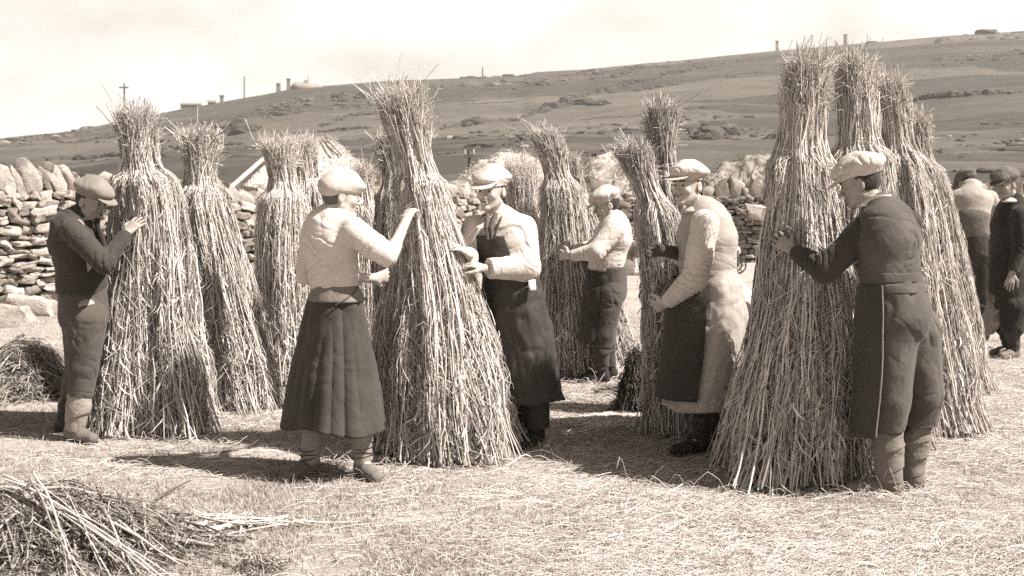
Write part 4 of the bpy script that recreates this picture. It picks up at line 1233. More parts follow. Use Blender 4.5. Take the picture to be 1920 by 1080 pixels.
        if brim:
            fd = Field(.003)
            b = qq(0, .108, .040)
            aa = a - .30
            mb_ = m0 @ np.array([[1, 0, 0], [0, cos(aa), -sin(aa)], [0, sin(aa), cos(aa)]])
            fd.ell(b, (.078, .062, .0065), mb_, .004)
            fd.ell(b + mb_ @ A(0, -.05, -.0), (.083, .05, .010), mb_, .01)
            field_obj(fd, 'peak', mat, o)
        fd = Field(.003); fd.ell(qq(0, -.010 - back, .080 + .039 * puff), (.009, .009, .005), m); field_obj(fd, 'button', mat, o)
        return o
    def arm(s, sh, el, wr, hd, palm, thumb_up=1, curl=.45, k=1.0, splay=.05, hand=True):
        f = s.f
        f.chain([s.che * .35 + s.nek * .65, sh], [.06 * k, .056 * k], .03)
        f.chain([sh, el, wr], [.050 * k, .040 * k, .026 * k], .012)
        mid = el + (wr - el) * .3
        f.cone(el, mid, .036 * k, .040 * k, .02)
        d = nrm(hd - wr); n = nrm(palm - d * np.dot(palm, d)); sd = np.cross(d, n) * thumb_up
        if not hand: return
        f.econe(wr + d * .004, wr + d * .086, (.028 * k, .019 * k), (.041 * k, .0145 * k), sd, .012)
        f.ell(wr + d * .035 + sd * .02 + n * .008, (.02 * k,) * 3, None, .012)
        for off, ln, sp in ((.0315, .072, 1.4), (.0108, .081, .4), (-.0105, .075, -.5), (-.0300, .058, -1.5)):
            p = wr + d * (.088 - abs(off - .01) * .25) * k + sd * off * k
            dd = nrm(d + sd * splay * sp); r = .0092 * k
            cc = curl * (1 + .12 * sp)
            for j, fr in enumerate((.45, .31, .24)):
                a = cc * (.75, 1.7, 2.35)[j]
                v_ = dd * cos(a) + n * sin(a)
                p2 = p + v_ * ln * fr * k
                f.cone(p, p2, r, r * .90, .0045); r *= .90; p = p2
        p = wr + d * .028 * k + sd * .026 * k
        t1 = nrm(d * .62 + sd * .70 + n * .30); p2 = p + t1 * .042 * k; t2 = nrm(d * .85 + sd * .25 + n * .45); p3 = p2 + t2 * .033 * k; p4 = p3 + nrm(d * .9 + sd * .05 + n * .45) * .026 * k
        f.cone(p, p2, .0145 * k, .0115 * k, .01); f.cone(p2, p3, .0115 * k, .0098 * k, .005); f.cone(p3, p4, .0098 * k, .0078 * k, .004)
    def leg(s, hip, kn, an, toe, k=1.0):
        f = s.f
        f.chain([hip, kn, an], [.078 * k, .052 * k, .036 * k], .02)
        f.cone(kn + (an - kn) * .15, kn + (an - kn) * .4, .046 * k, .052 * k, .03)
        t = nrm(A(toe[0], toe[1], 0))
        f.cone(an, an + t * .10 - A(0, 0, an[2] - .030), .030, .020, .02)
    def done(s):
        v, fc = s.f.mesh()
        s.body = mesh_obj('person', v, fc, np.zeros((0, 3), int), np.full(len(v), .5), s.skin)
        tag(s.body, s.label, 'person', s.group)
        s.root = s.body
        return s.body
    # ---- clothing
    def top_(s, name, mat, keys, sleeves=(), folds=((.010, (7, 7, 13), 1), (.005, (22, 22, 26), 2)), label=None, neck_cut=None):
        fd = Field(.005 if s.h < .005 else .008)
        for i in range(len(keys) - 1):
            fd.econe(keys[i][0], keys[i + 1][0], keys[i][1], keys[i + 1][1], s.la, .035, flat_a=(i == 0))
        for pts, rs in sleeves:
            for i in range(len(pts) - 1):
                fd.cone(pts[i], pts[i + 1], rs[i], rs[i + 1], .022 if i else .035, flat_b=(i == len(pts) - 2))
        J = []
        for pts, rs in sleeves:
            J += [(pts[1], nrm(pts[1] - pts[0]) + nrm(pts[-1] - pts[1]), .085, .048, .011), (pts[0] * .75 + pts[1] * .25 - A(0, 0, .05), nrm(pts[1] - pts[0]) + A(0, 0, -.6), .11, .085, .005),
                  (pts[-1] * .8 + pts[-2] * .2, pts[-1] - pts[-2], .07, .026, .007)]
        if len(keys) > 3:
            k0, k1 = keys[0][0], keys[2][0]
            J += [(k0 * .75 + k1 * .25 + s.fr * .1, A(0, 0, 1) + s.la * .4, .15, .05, .010), (k0 * .75 + k1 * .25 - s.fr * .1, A(0, 0, 1) - s.la * .5, .16, .05, .010), (k1 - s.fr * .12 + s.la * .06, A(0, 0, 1) + s.la * .9, .14, .07, .010)]
        if neck_cut is not None:
            fd.cut(neck_cut, A(0, 0, 1) + s.fr * .35, .09)
        return field_obj(fd, name, mat, s.root, folds=folds, label=label, joints=J)
    def trousers(s, name, mat, pelvis, legs, folds=((.009, (8, 8, 2.6), 4), (.005, (5, 5, 9), 6))):
        fd = Field(.005 if s.h < .005 else .008)
        for i in range(len(pelvis) - 1):
            fd.econe(pelvis[i][0], pelvis[i + 1][0], pelvis[i][1], pelvis[i + 1][1], s.la, .03, flat_a=(i == 0))
        for pts, rs in legs:
            for i in range(len(pts) - 1):
                fd.cone(pts[i], pts[i + 1], rs[i], rs[i + 1], .02, flat_b=(i == len(pts) - 2))
        J = []
        for pts, rs in legs:
            J += [(pts[1], pts[1] - pts[0] + s.la * .25, .10, .07, .007), (pts[-1], pts[-1] - pts[-2], .07, .034, .011), (pts[0] - A(0, 0, .04), A(0, 0, 1) + s.la * .9, .13, .08, .008)]
        return field_obj(fd, name, mat, s.root, folds=folds, joints=J)
    def legwear(s, name, mat, a, b_, ra, rb, wraps=5, seed=1):
        fd = Field(.004)
        m_ = a + (b_ - a) * .35
        fd.cone(a, m_, ra, ra * 1.02, .01, flat_a=True); fd.cone(m_, b_, ra * 1.02, rb, .01, flat_b=True)
        v, f = fd.mesh(); nn = vnormals(v, f); ax = nrm(b_ - a)
        t = (v - a) @ ax / np.linalg.norm(b_ - a)
        lat = nrm(np.cross(ax, A(.3, 1, 0))); ph = ((v - a) @ lat) / .12
        w = np.mod(t * wraps + ph * .45, 1)
        v = v + nn * ((w - .5) * .008 - .007 * np.clip(fbm(v * A(11, 11, 24), seed, 2), 0, 1))[:, None]
        return mesh_obj(name, v, f, np.zeros((0, 3), int), np.full(len(v), .5), mat, s.root)
    def boot(s, mat, an, toe, k=1.0, shaft=.05):
        t = nrm(A(toe[0], toe[1], 0)); g = float(ground_z(an[0], an[1])) - .004
        b0 = A(an[0], an[1], g)
        fd = Field(.004)
        fd.cone(an + A(0, 0, shaft), b0 + A(0, 0, .06) - t * .012, .049 * k, .048 * k, .02, flat_a=True)
        la = A(t[1], -t[0], 0)
        fd.econe(b0 - t * .035 + A(0, 0, .042), b0 + t * .08 + A(0, 0, .042), (.036 * k, .048), (.045 * k, .042), la, .02)
        fd.econe(b0 + t * .08 + A(0, 0, .040), b0 + t * .165 * k + A(0, 0, .033), (.046 * k, .042), (.036 * k, .032), la, .02)
        fd.cut(b0, A(0, 0, -1))
        o = field_obj(fd, 'boot', mat, s.root, folds=((.0035, (30, 30, 30), 8),))
        fd = Field(.004)
        fd.econe(b0 - t * .036 + A(0, 0, .008), b0 + t * .165 * k + A(0, 0, .008), (.042 * k, .016), (.043 * k, .016), la, .01)
        fd.cut(b0, A(0, 0, -1)); fd.cut(b0 + A(0, 0, .014), A(0, 0, 1))
        field_obj(fd, 'sole', M['iron'], o)
        return o
    def collar(s, name, mat, c, r, h_, tilt=.25, thick=.006, parent=None, ang=(-180, 180)):
        a = c - A(0, 0, h_ * .5) ; b_ = c + A(0, 0, h_ * .5)
        up = A(0, 0, 1)
        o, _ = garment(name, mat, parent or s.root, [(b_ - s.fr * tilt * h_, r * .92, r * .92), (c, r * 1.0, r), (a + s.fr * tilt * h_, r * 1.22, r * 1.22)], s.fr, ang, thick=thick, nu=60, nv=10, wrinkle=.003)
        return o

C = dict(
    jacket_dark=cloth('worn_dark_jacket', .042, wear=.02), trousers_grey=cloth('grey_wool_trousers', .072), cap_grey=cloth('grey_tweed_cap', .20, var=.3),
    gaiter=cloth('canvas_gaiter', .26), boot=cloth('muddy_leather', .14, rough=.7), boot_dark=cloth('black_leather', .022, rough=.45, crease=.4),
    cream=cloth('cream_cotton', .54, var=.10), white=cloth('white_cotton', .50, var=.08), skirt=cloth('dark_wool_skirt', .050, var=.25),
    waist=cloth('faded_waistband', .17), cap_pale=cloth('pale_linen_cap', .46, var=.18), apron=cloth('dark_leather_apron', .040, wear=.015, rough=.6), apron2=cloth('dark_sacking_apron', .042, wear=.05),
    coat=cloth('pale_drill_coat', .37, var=.15), vest=cloth('pale_knit_vest', .34, var=.12), shirt=cloth('striped_shirt', .30, var=.15),
    vest_dark=cloth('dark_tweed_waistcoat', .075, var=.3), sleeve_dark=cloth('black_wool_sleeve', .042), breeches=cloth('brown_wool_breeches', .080, var=.25),
    puttee=cloth('wool_puttee', .16), black=cloth('black_serge', .022), trousers_dark=cloth('dark_trousers', .045), grey=cloth('mid_grey_cloth', .12), mitt=cloth('dark_mitten', .06),
    trim=cloth('pale_edge', .20), cap_dark=cloth('dark_cap', .11, var=.3),
)

def man_left():
    p = Person('person in dark jacket and grey flat cap gripping the leftmost tall sheaf', 7.92, (.96, -.28), foot=(140, 0), skin='skin_dark'); P = p.P
    pel, wai, che, nek = P(155, 568), P(153, 530), P(143, 448), P(150, 405)
    p.torso(pel, wai, che, nek)
    p.head(P(172, 377, -.02), (.93, -.32, -.30), smile=1)
    shR, elR, wrR, hdR = P(136, 432, -.18), P(196, 495, -.24), P(237, 438, -.06), P(262, 412, .02)
    p.arm(shR, elR, wrR, hdR, A(.25, 1, -.1), 1, .22, splay=.13)
    shL, elL, wrL = P(160, 430, .17), P(215, 485, .24), P(245, 455, .3)
    p.arm(shL, elL, wrL, P(265, 440, .32), A(.2, -1, 0), -1, .4)
    hR, kR, aR = P(160, 580, -.09), P(154, 690, -.09), P(139, 796, -.08); hL, kL, aL = P(154, 580, .09), P(148, 690, .13), P(122, 790, .14)
    p.leg(hR, kR, aR, (.75, -.5)); p.leg(hL, kL, aL, (.8, -.1)); p.done()
    p.face_parts(); p.cap(C['cap_grey'], 1.02, .0)
    p.top_('jacket', C['jacket_dark'], [(P(152, 548), (.165, .140)), (P(152, 525), (.16, .140)), (P(143, 455), (.185, .152)), (P(142, 425), (.165, .125)), (P(150, 404), (.085, .075))],
           [([shR, elR, wrR + (wrR - elR) * -.02], [.074, .058, .043]), ([shL, elL, wrL], [.07, .056, .042])])
    p.top_('shirt', C['cream'], [(P(170, 542), (.10, .085)), (P(166, 500), (.10, .085)), (P(160, 440), (.09, .085)), (P(156, 412), (.06, .06))], folds=((.004, (20, 20, 20), 3),))
    p.collar('collar', C['shirt'], P(156, 404, -.01), .064, .045)
    mb = MB(); add_tubes(mb, np.array([[P(181, 410, -.05), P(184, 430, -.06), P(191, 455, -.05), P(194, 470, -.03)]]), np.array([[.018, .016, .018, .012]]), .3, 8); mb.build('necktie', C['black'], p.root)
    p.trousers('trousers', C['trousers_grey'], [(P(153, 538), (.155, .137)), (P(156, 590), (.165, .150))], [([P(162, 600, -.08), P(157, 688, -.09), P(151, 742, -.09)], [.130, .092, .080]), ([P(152, 600, .08), P(149, 688, .13), P(136, 742, .13)], [.125, .088, .076])])
    p.legwear('gaiter', C['gaiter'], P(151, 736, -.09), P(140, 806, -.08), .074, .058, 1.5, 1); p.legwear('gaiter', C['boot_dark'], P(136, 736, .13), P(122, 798, .14), .070, .055, 1.5, 2)  # far gaiter near-black: the shade on that leg is put into its colour
    p.boot(C['boot'], aR, (.75, -.5), 1.05); p.boot(C['boot_dark'], aL, (.8, -.1))  # far boot darker than its pair, shade painted in the same way

def woman():
    p = Person('person in dark pleated skirt and cream short jacket reaching up to the central sheaf', 6.94, (.80, .60), foot=(630, 0), skin='skin_fair', hair='hair_fair'); P = p.P
    pel, wai, che, nek = P(630, 565), P(628, 528), P(618, 450), P(628, 400)
    p.torso(pel, wai, che, nek, .93)
    p.head(P(641, 366, -.01), (.93, .28, -.12))
    shR, elR, wrR, hdR = P(662, 432, -.13), P(730, 484, -.12), P(762, 412, .10), P(771, 392, .18)
    p.arm(shR, elR, wrR, hdR, A(.3, .9, .2), 1, .75, k=.95)
    shL, elL, wrL, hdL = P(592, 432, .10), P(581, 515, .12), P(700, 522, .34), P(728, 516, .40)
    p.arm(shL, elL, wrL, hdL, A(.2, 1, .2), -1, .6, k=.95)
    hL, kL, aL = P(605, 580, .03), P(595, 730, .02), P(580, 866, .0); hR, kR, aR = P(655, 580, -.05), P(670, 730, -.05), P(681, 862, -.02)
    p.leg(hL, kL, aL, (-.35, -.6)); p.leg(hR, kR, aR, (.3, -.5)); p.done()
    p.face_parts()
    fd = Field(.004); q, m = p.q, p.hm
    fd.ell(q(0, -.026, .048), (.091, .110, .066), m); fd.ell(q(0, -.064, .030), (.078, .062, .056), m, .04); fd.econe(q(0, -.006, .028), q(0, -.004, .062), (.083, .104), (.087, .106), m[:, 0], .02, flat_a=True)
    fd.ell(q(0, .070, .058), (.066, .045, .020), m, .03)
    field_obj(fd, 'headscarf', C['cap_pale'], p.root, folds=((.009, (14, 14, 20), 3), (.005, (30, 30, 45), 4)))
    p.top_('jacket', C['cream'], [(P(628, 538), (.140, .118)), (P(626, 505), (.145, .122)), (P(618, 450), (.178, .138)), (P(621, 422), (.160, .115)), (P(630, 402), (.075, .068))],
           [([shR, P(700, 462, -.14), elR + A(.02, 0, -.005)], [.074, .066, .060]), ([shL, P(582, 485, .12), P(578, 528, .13)], [.070, .062, .064])],
           folds=((.012, (6, 6, 9), 1),))
    p.collar('collar', C['white'], P(630, 399), .060, .05)
    p.top_('blouse_hem', C['cream'], [(P(628, 541), (.137, .116)), (P(628, 532), (.143, .121))], folds=())
    o, pos = garment('skirt', C['skirt'], p.root, [(P(628, 532), .132, .108), (P(628, 556), .170, .140), (P(626, 620), .205, .175), (P(624, 705), .245, .225), (P(622, 798), .282, .262)], p.fr,
                     pleats=[(15, .18, .3), (7, .24, 1.2)], nu=300, nv=70, hem=.022, wrinkle=.004)
    garment('waistband', C['waist'], p.root, [(P(628, 532), .140, .116), (P(629, 545), .160, .133), (P(630, 562), .182, .152)], p.fr, ang=(40, 232), nu=90, nv=12, wrinkle=.003, thick=.004)
    mb = MB(); a_ = np.radians(np.linspace(60, 122, 10)); kk = np.linspace(0, 1, 10)
    pt = [P(628, 536) * (1 - k) + P(628, 566) * k + np.sin(a) * p.la * (.150 + .038 * k) + np.cos(a) * p.fr * (.126 + .036 * k) for a, k in zip(a_, kk)]
    add_tubes(mb, np.array([pt]), .004, .5, 6); mb.build('apron_string', C['skirt'], p.root)
    p.legwear('gaiter', C['gaiter'], P(590, 770, .01), P(581, 872, 0), .060, .048, 3, 3); p.legwear('gaiter', C['gaiter'], P(674, 770, -.04), P(681, 868, -.02), .062, .048, 3, 4)
    for a, c in ((aL, (580, 0.0)), (aR, (681, -.02))):
        mb = MB()
        for zz in (.02, .035, .075):
            th = np.linspace(0, 6.4, 18)
            add_tubes(mb, np.array([a + A(0, 0, zz) + np.stack([np.cos(th) * .055, np.sin(th) * .055, .012 * np.sin(th + zz * 90)], -1)]), .003, .2, 5)
        mb.build('lace', C['trousers_dark'], p.root)
    p.boot(C['boot'], aL, (-.35, -.6)); p.boot(C['boot'], aR, (.3, -.5))

def man_centre():
    p = Person('person in white shirt and long dark apron bending to the central sheaf from its right', 7.66, (-.62, -.78), foot=(985, 0), skin='skin'); P = p.P
    pel, wai, che, nek = P(962, 560), P(955, 510), P(941, 448), P(938, 405)
    p.torso(pel, wai, che, nek)
    p.head(P(921, 357, -.06), (-.46, -.88, -.05), smile=1.3)
    shL, elL, wrL, hdL = P(981, 428, -.01), P(986, 502, -.12), P(912, 504, -.24), P(880, 493, -.24)
    p.arm(shL, elL, wrL, hdL, A(-.5, .4, -.9), 1, .40, splay=.12)
    shR, elR, wrR, hdR = P(890, 428, -.02), P(874, 492, -.02), P(880, 478, -.24), P(866, 468, -.27)
    p.arm(shR, elR, wrR, hdR, A(-.6, .2, -.8), -1, .4, splay=.12)
    hL, kL, aL = P(985, 580, -.02), P(1005, 720, -.03), P(1004, 815, 0); hR, kR, aR = P(945, 580, .06), P(960, 720, .06), P(962, 812, .12)
    p.leg(hL, kL, aL, (-.4, -.8)); p.leg(hR, kR, aR, (-.7, -.6)); p.done()
    p.face_parts(); p.cap(C['cap_pale'], .96, -.05)
    p.top_('shirt', C['white'], [(P(957, 524), (.165, .135)), (P(953, 502), (.165, .132)), (P(942, 452), (.180, .138)), (P(939, 424), (.165, .112)), (P(937, 404), (.080, .072))],
           [([shL, elL + A(.004, 0, 0), wrL + (elL - wrL) * .06], [.082, .080, .058]), ([shR, elR, wrR + (elR - wrR) * .25], [.078, .070, .056])],
           folds=((.013, (6, 6, 9), 11),))
    p.collar('collar', C['white'], P(934, 400, -.01), .062, .05)
    mb = MB(); add_tubes(mb, np.array([[P(914, 402, -.13), P(912, 425, -.16), P(915, 450, -.17)], [P(930, 400, -.12), P(921, 425, -.165), P(922, 448, -.17)]]), np.array([[.014, .018, .008]] * 2), .3, 7); mb.build('neckerchief', C['grey'], p.root)
    garment('apron_bib', C['apron'], p.root, [(P(934, 440), .188, .160), (P(944, 470), .200, .172), (P(955, 512), .190, .162)], p.fr, ang=(-46, 40), nu=60, nv=30, wrinkle=.004)
    for an in (-26, 20):
        mb = MB(); a = radians(an); pts = []
        for k in np.linspace(0, 1, 7):
            c_ = P(935, 446) * (1 - k) + P(938, 402) * k; r1_ = .190 * (1 - k) + .092 * k; r2_ = .164 * (1 - k) + .095 * k + .03 * sin(k * 3)
            aa = a * (1 + .9 * k)
            pts.append(c_ + sin(aa) * p.la * r1_ + cos(aa) * p.fr * r2_)
        add_tubes(mb, np.array([pts]), .007, .3, 6); mb.build('apron_strap', C['apron'], p.root)
    garment('apron', C['apron'], p.root, [(P(955, 508), .176, .146), (P(960, 545), .200, .168), (P(972, 620), .205, .178), (P(985, 690), .202, .178), (P(996, 748), .205, .182)], p.fr, ang=(-128, 140), nu=160, nv=60, wrinkle=.010,
            pleats=[(8, .07, .4)], hem=.008)
    p.trousers('trousers', C['trousers_dark'], [(P(956, 515), (.16, .13)), (P(964, 570), (.17, .145))], [([hL, kL, P(1006, 800, -.01)], [.11, .082, .075]), ([hR, kR, P(962, 800, .11)], [.11, .082, .075])])
    p.boot(C['boot_dark'], aL, (-.4, -.8), 1.08, .10); p.boot(C['boot_dark'], aR, (-.7, -.6), 1.08, .10)
    mb = MB(); g = quad_grid(P(990, 526, -.19), P(1003, 524, -.17), P(1006, 543, -.18), P(994, 546, -.20), 6); v, f = shell(g + .004 * noise(g * 60)[..., None], .003, False); mb.add(v, f, .8); mb.build('rag', C['white'], p.root)

def man_coat():
    p = Person('person smiling in pale belted coat and puffy flat cap, hugging the fanned sheaf', 7.56, (-.93, -.36), foot=(1320, 0), skin='skin_fair'); P = p.P
    pel, wai, che, nek = P(1330, 560), P(1326, 500), P(1325, 440), P(1317, 394)
    p.torso(pel, wai, che, nek)
    p.head(P(1290, 347, -.02), (-.74, -.67, -.03), smile=1.6)
    shL, elL, wrL, hdL = P(1322, 420, -.20), P(1303, 522, -.23), P(1250, 568, -.10), P(1226, 576, -.02)
    p.arm(shL, elL, wrL, hdL, A(-.2, 1, 0), -1, .45, splay=.1)
    shR, elR, wrR, hdR = P(1300, 420, .18), P(1300, 488, .22), P(1262, 474, .04), P(1240, 471, .02)
    p.arm(shR, elR, wrR, hdR, A(-.2, 1, .1), 1, .5)
    hL, kL, aL = P(1325, 590, -.08), P(1320, 730, -.08), P(1316, 822, -.06); hR, kR, aR = P(1338, 590, .08), P(1345, 730, .10), P(1346, 815, .12)
    p.leg(hL, kL, aL, (-.9, -.3)); p.leg(hR, kR, aR, (-.9, -.2)); p.done()
    p.face_parts(); p.cap(C['cap_pale'], 1.06, .06)
    p.top_('vest', C['vest'], [(P(1328, 514), (.168, .150)), (P(1326, 492), (.172, .155)), (P(1325, 445), (.185, .165)), (P(1323, 412), (.165, .128)), (P(1317, 390), (.078, .072))], folds=((.010, (6, 6, 9), 21),))
    fd = Field(.005)
    for pts, rs in (([shL - p.la * -.0, P(1312, 470, -.23), elL, wrL + (elL - wrL) * .04], [.086, .082, .074, .048]), ([shR, elR, wrR + (elR - wrR) * .3], [.08, .07, .052])):
        for i in range(len(pts) - 1): fd.cone(pts[i], pts[i + 1], rs[i], rs[i + 1], .02, flat_b=i == len(pts) - 2)
    field_obj(fd, 'shirt_sleeves', C['white'], p.root, folds=((.013, (6, 6, 9), 23), (.007, (16, 16, 24), 24)), joints=[(elL, nrm(elL - shL) + nrm(wrL - elL), .12, .04, .014), (shL * .6 + elL * .4, elL - shL + A(0, 0, -.3), .11, .085, .005), (wrL * .8 + elL * .2, wrL - elL, .08, .028, .008)])
    fd = Field(.004); fd.cone(P(1290, 480, .10), P(1262, 473, .02), .050, .036, .02); fd.cone(P(1262, 473, .02), P(1240, 469, -.02), .034, .036, .02); fd.cone(P(1240, 466, -.02), P(1224, 469, -.03), .020, .013, .01); fd.cone(P(1240, 474, -.02), P(1225, 479, -.03), .019, .013, .01); fd.cone(P(1246, 466, -.03), P(1232, 459, -.05), .015, .011, .01); field_obj(fd, 'mitten', C['mitt'], p.root, folds=((.004, (40, 40, 40), 2),))
    p.collar('scarf', C['cap_pale'], P(1311, 386, -.01), .066, .060, tilt=.5, thick=.014)
    garment('coat_skirt', C['coat'], p.root, [(P(1328, 500), .172, .152), (P(1334, 530), .205, .180), (P(1336, 590), .220, .205), (P(1326, 680), .225, .212), (P(1308, 763), .228, .216)], p.fr, pleats=[(12, .14, .5), (6, .10, 2)], nu=240, nv=70, wrinkle=.007, hem=.006)
    garment('belt', C['coat'], p.root, [(P(1327, 497), .180, .162), (P(1327, 505), .184, .166), (P(1328, 514), .183, .166)], p.fr, nu=90, nv=8, wrinkle=.003, thick=.006)
    mb = MB(); kx = P(1362, 508, -.02) ; add_tubes(mb, np.array([[kx, kx + A(.012, -.03, -.02), kx + A(.02, -.03, -.07)], [kx, kx + A(.0, -.035, -.015), kx + A(-.004, -.035, -.05)]]), .008, .5, 6); mb.build('belt_knot', C['grey'], p.root)
    garment('apron', C['apron2'], p.root, [(P(1320, 520), .205, .190), (P(1318, 560), .226, .215), (P(1312, 650), .232, .226), (P(1300, 742), .236, .232)], p.fr, ang=(-66, 72), nu=90, nv=60, wrinkle=.007)
    p.legwear('boot_shaft', C['boot_dark'], P(1320, 735, -.08), P(1316, 826, -.06), .068, .056, 1.2, 5); p.legwear('boot_shaft', C['boot_dark'], P(1345, 735, .10), P(1346, 818, .12), .068, .056, 1.2, 6)
    p.boot(C['boot_dark'], aL, (-.9, -.3), 1.08); p.boot(C['boot_dark'], aR, (-.9, -.2), 1.08)

def man_right():
    p = Person('person seen from behind in dark waistcoat, breeches and puttees before the big stook', 6.47, (-.72, .69), foot=(1680, 0), skin='skin_dark'); P = p.P
    pel, wai, che, nek = P(1680, 578), P(1668, 518), P(1664, 448), P(1646, 388)
    p.torso(pel, wai, che, nek)
    p.head(P(1612, 343, .04), (-.86, .40, -.32))
    shL, elL, wrL, hdL = P(1615, 434, -.02), P(1545, 505, .02), P(1488, 470, .22), P(1462, 452, .27)
    p.arm(shL, elL, wrL, hdL, A(.35, 1, 0), -1, .35, splay=.1)
    shR, elR, wrR = P(1702, 420, .16), P(1690, 490, .36), P(1630, 475, .48)
    p.arm(shR, elR, wrR, P(1600, 465, .5), A(-.2, 1, 0), 1, .5)
    hL, kL, aL = P(1660, 610, -.02), P(1662, 745, -.01), P(1667, 896, 0); hR, kR, aR = P(1712, 610, .12), P(1727, 740, .14), P(1708, 885, .14)
    p.leg(hL, kL, aL, (-.95, .15)); p.leg(hR, kR, aR, (-.7, .6)); p.done()
    p.face_parts(); p.cap(C['cap_pale'], 1.12, -.02, back=.012)
    ks = [(P(1669, 530), (.172, .138)), (P(1668, 505), (.172, .138)), (P(1665, 448), (.192, .150)), (P(1658, 412), (.170, .122)), (P(1646, 386), (.080, .074))]
    p.top_('waistcoat', C['vest_dark'], ks, folds=((.008, (5, 5, 8), 31),))
    fd = Field(.005)
    for pts, rs in (([shL + A(.01, 0, 0), elL, wrL + (elL - wrL) * .05], [.080, .066, .046]), ([shR, elR, wrR], [.078, .064, .046])):
        for i in range(len(pts) - 1): fd.cone(pts[i], pts[i + 1], rs[i], rs[i + 1], .03, flat_b=i == len(pts) - 2)
    field_obj(fd, 'sleeves', C['sleeve_dark'], p.root, folds=((.011, (8, 8, 12), 33), (.006, (22, 22, 26), 34)), joints=[(elL, nrm(elL - shL) + nrm(wrL - elL), .12, .04, .014), (shL * .6 + elL * .4, elL - shL + A(0, 0, -.3), .11, .085, .005), (wrL * .8 + elL * .2, wrL - elL, .08, .028, .008)])
    p.collar('collar', C['white'], P(1642, 376, .0), .066, .055, tilt=.45)
    garment('waistcoat_band', C['vest_dark'], p.root, [(P(1668, 508), .180, .146), (P(1669, 516), .183, .149), (P(1670, 526), .182, .148)], p.fr, nu=90, nv=8, wrinkle=.004, thick=.006)
    p.trousers('breeches', C['breeches'], [(P(1671, 526), (.170, .145)), (P(1680, 592), (.200, .172))], [([P(1662, 625, -.02), P(1661, 745, -.01), P(1664, 806, 0)], [.152, .122, .090]), ([P(1712, 625, .10), P(1728, 740, .13), P(1724, 797, .14)], [.148, .118, .098])],
               folds=((.010, (8, 8, 2.4), 35), (.007, (5, 5, 8), 37)))
    garment('belt', C['breeches'], p.root, [(P(1671, 528), .180, .153), (P(1672, 536), .186, .160), (P(1673, 545), .188, .162)], p.fr, nu=90, nv=8, wrinkle=.004, thick=.007)
    o, pos = garment('apron', C['apron'], p.root, [(P(1669, 530), .184, .154), (P(1672, 580), .206, .178), (P(1670, 690), .200, .176), (P(1656, 815), .188, .166)], p.fr, ang=(-106, 112), nu=110, nv=60, wrinkle=.006, pleats=[(8, .06, .7)], hem=.008)
    mb = MB(); e_ = pos[0, ::2] + (pos[0, ::2] - pos[3, ::2]) * .3; add_tubes(mb, e_[None], .0042, .5, 6); mb.build('apron_hem', C['trim'], o)
    p.legwear('puttee', C['puttee'], P(1664, 808, 0), P(1667, 902, 0), .079, .066, 2.5, 7); p.legwear('puttee', C['puttee'], P(1722, 796, .14), P(1709, 892, .14), .072, .058, 3, 8)
    p.boot(C['boot'], aL, (-.95, .15), 1.12); p.boot(C['boot'], aR, (-.7, .6), 1.05)

def man_back():
    p = Person('person in pale shirt and cap stooping at the slender sheaf in the middle distance', 10.12, (-.98, -.2), h=.006, foot=(1125, 0)); P = p.P
    pel, wai, che, nek = P(1138, 525), P(1140, 490), P(1150, 442), P(1154, 412)
    p.torso(pel, wai, che, nek, .95)
    p.head(P(1137, 384, 0), (-.96, -.1, -.28))
    shL, elL, wrL, hdL = P(1152, 430, -.17), P(1118, 472, -.24), P(1070, 480, -.16), P(1052, 478, -.10)
    p.arm(shL, elL, wrL, hdL, A(0, 1, 0), -1, .45)
    shR, elR, wrR = P(1145, 430, .17), P(1108, 465, .2), P(1072, 470, .12); p.arm(shR, elR, wrR, P(1054, 468, .1), A(0, -1, 0), 1, .45)
    hL, kL, aL = P(1138, 540, -.08), P(1124, 622, -.08), P(1128, 694, -.05); hR, kR, aR = P(1138, 540, .08), P(1130, 622, .1), P(1142, 688, .12)
    p.leg(hL, kL, aL, (-1, 0)); p.leg(hR, kR, aR, (-1, .1)); p.done(); p.face_parts(); p.cap(C['cap_pale'], 1.0, -.06)
    p.top_('shirt', C['cream'], [(P(1132, 512), (.145, .125)), (P(1138, 482), (.150, .140)), (P(1150, 445), (.172, .140)), (P(1153, 424), (.150, .110)), (P(1154, 410), (.072, .068))],
           [([shL, elL, wrL + (elL - wrL) * .05], [.080, .068, .048]), ([shR, elR, wrR], [.075, .062, .046])], folds=((.012, (6, 6, 9), 41),))
    p.trousers('trousers', C['trousers_grey'], [(P(1142, 500), (.150, .135)), (P(1142, 545), (.160, .14))], [([P(1143, 550, -.07), P(1132, 625, -.08), P(1130, 650, -.07)], [.115, .088, .078]), ([P(1142, 550, .08), P(1134, 625, .1), P(1140, 650, .1)], [.115, .088, .078])])
    garment('apron', C['apron2'], p.root, [(P(1135, 505), .158, .150), (P(1130, 560), .165, .165), (P(1122, 640), .160, .170)], p.fr, ang=(-82, 80), nu=60, nv=30, wrinkle=.008)
    p.legwear('gaiter', C['trousers_dark'], P(1127, 640, -.08), P(1128, 692, -.05), .072, .056, 2, 9); p.legwear('gaiter', C['trousers_dark'], P(1134, 640, .1), P(1142, 690, .12), .072, .056, 2, 10)
    p.boot(C['boot_dark'], aL, (-1, 0)); p.boot(C['boot_dark'], aR, (-1, .1))

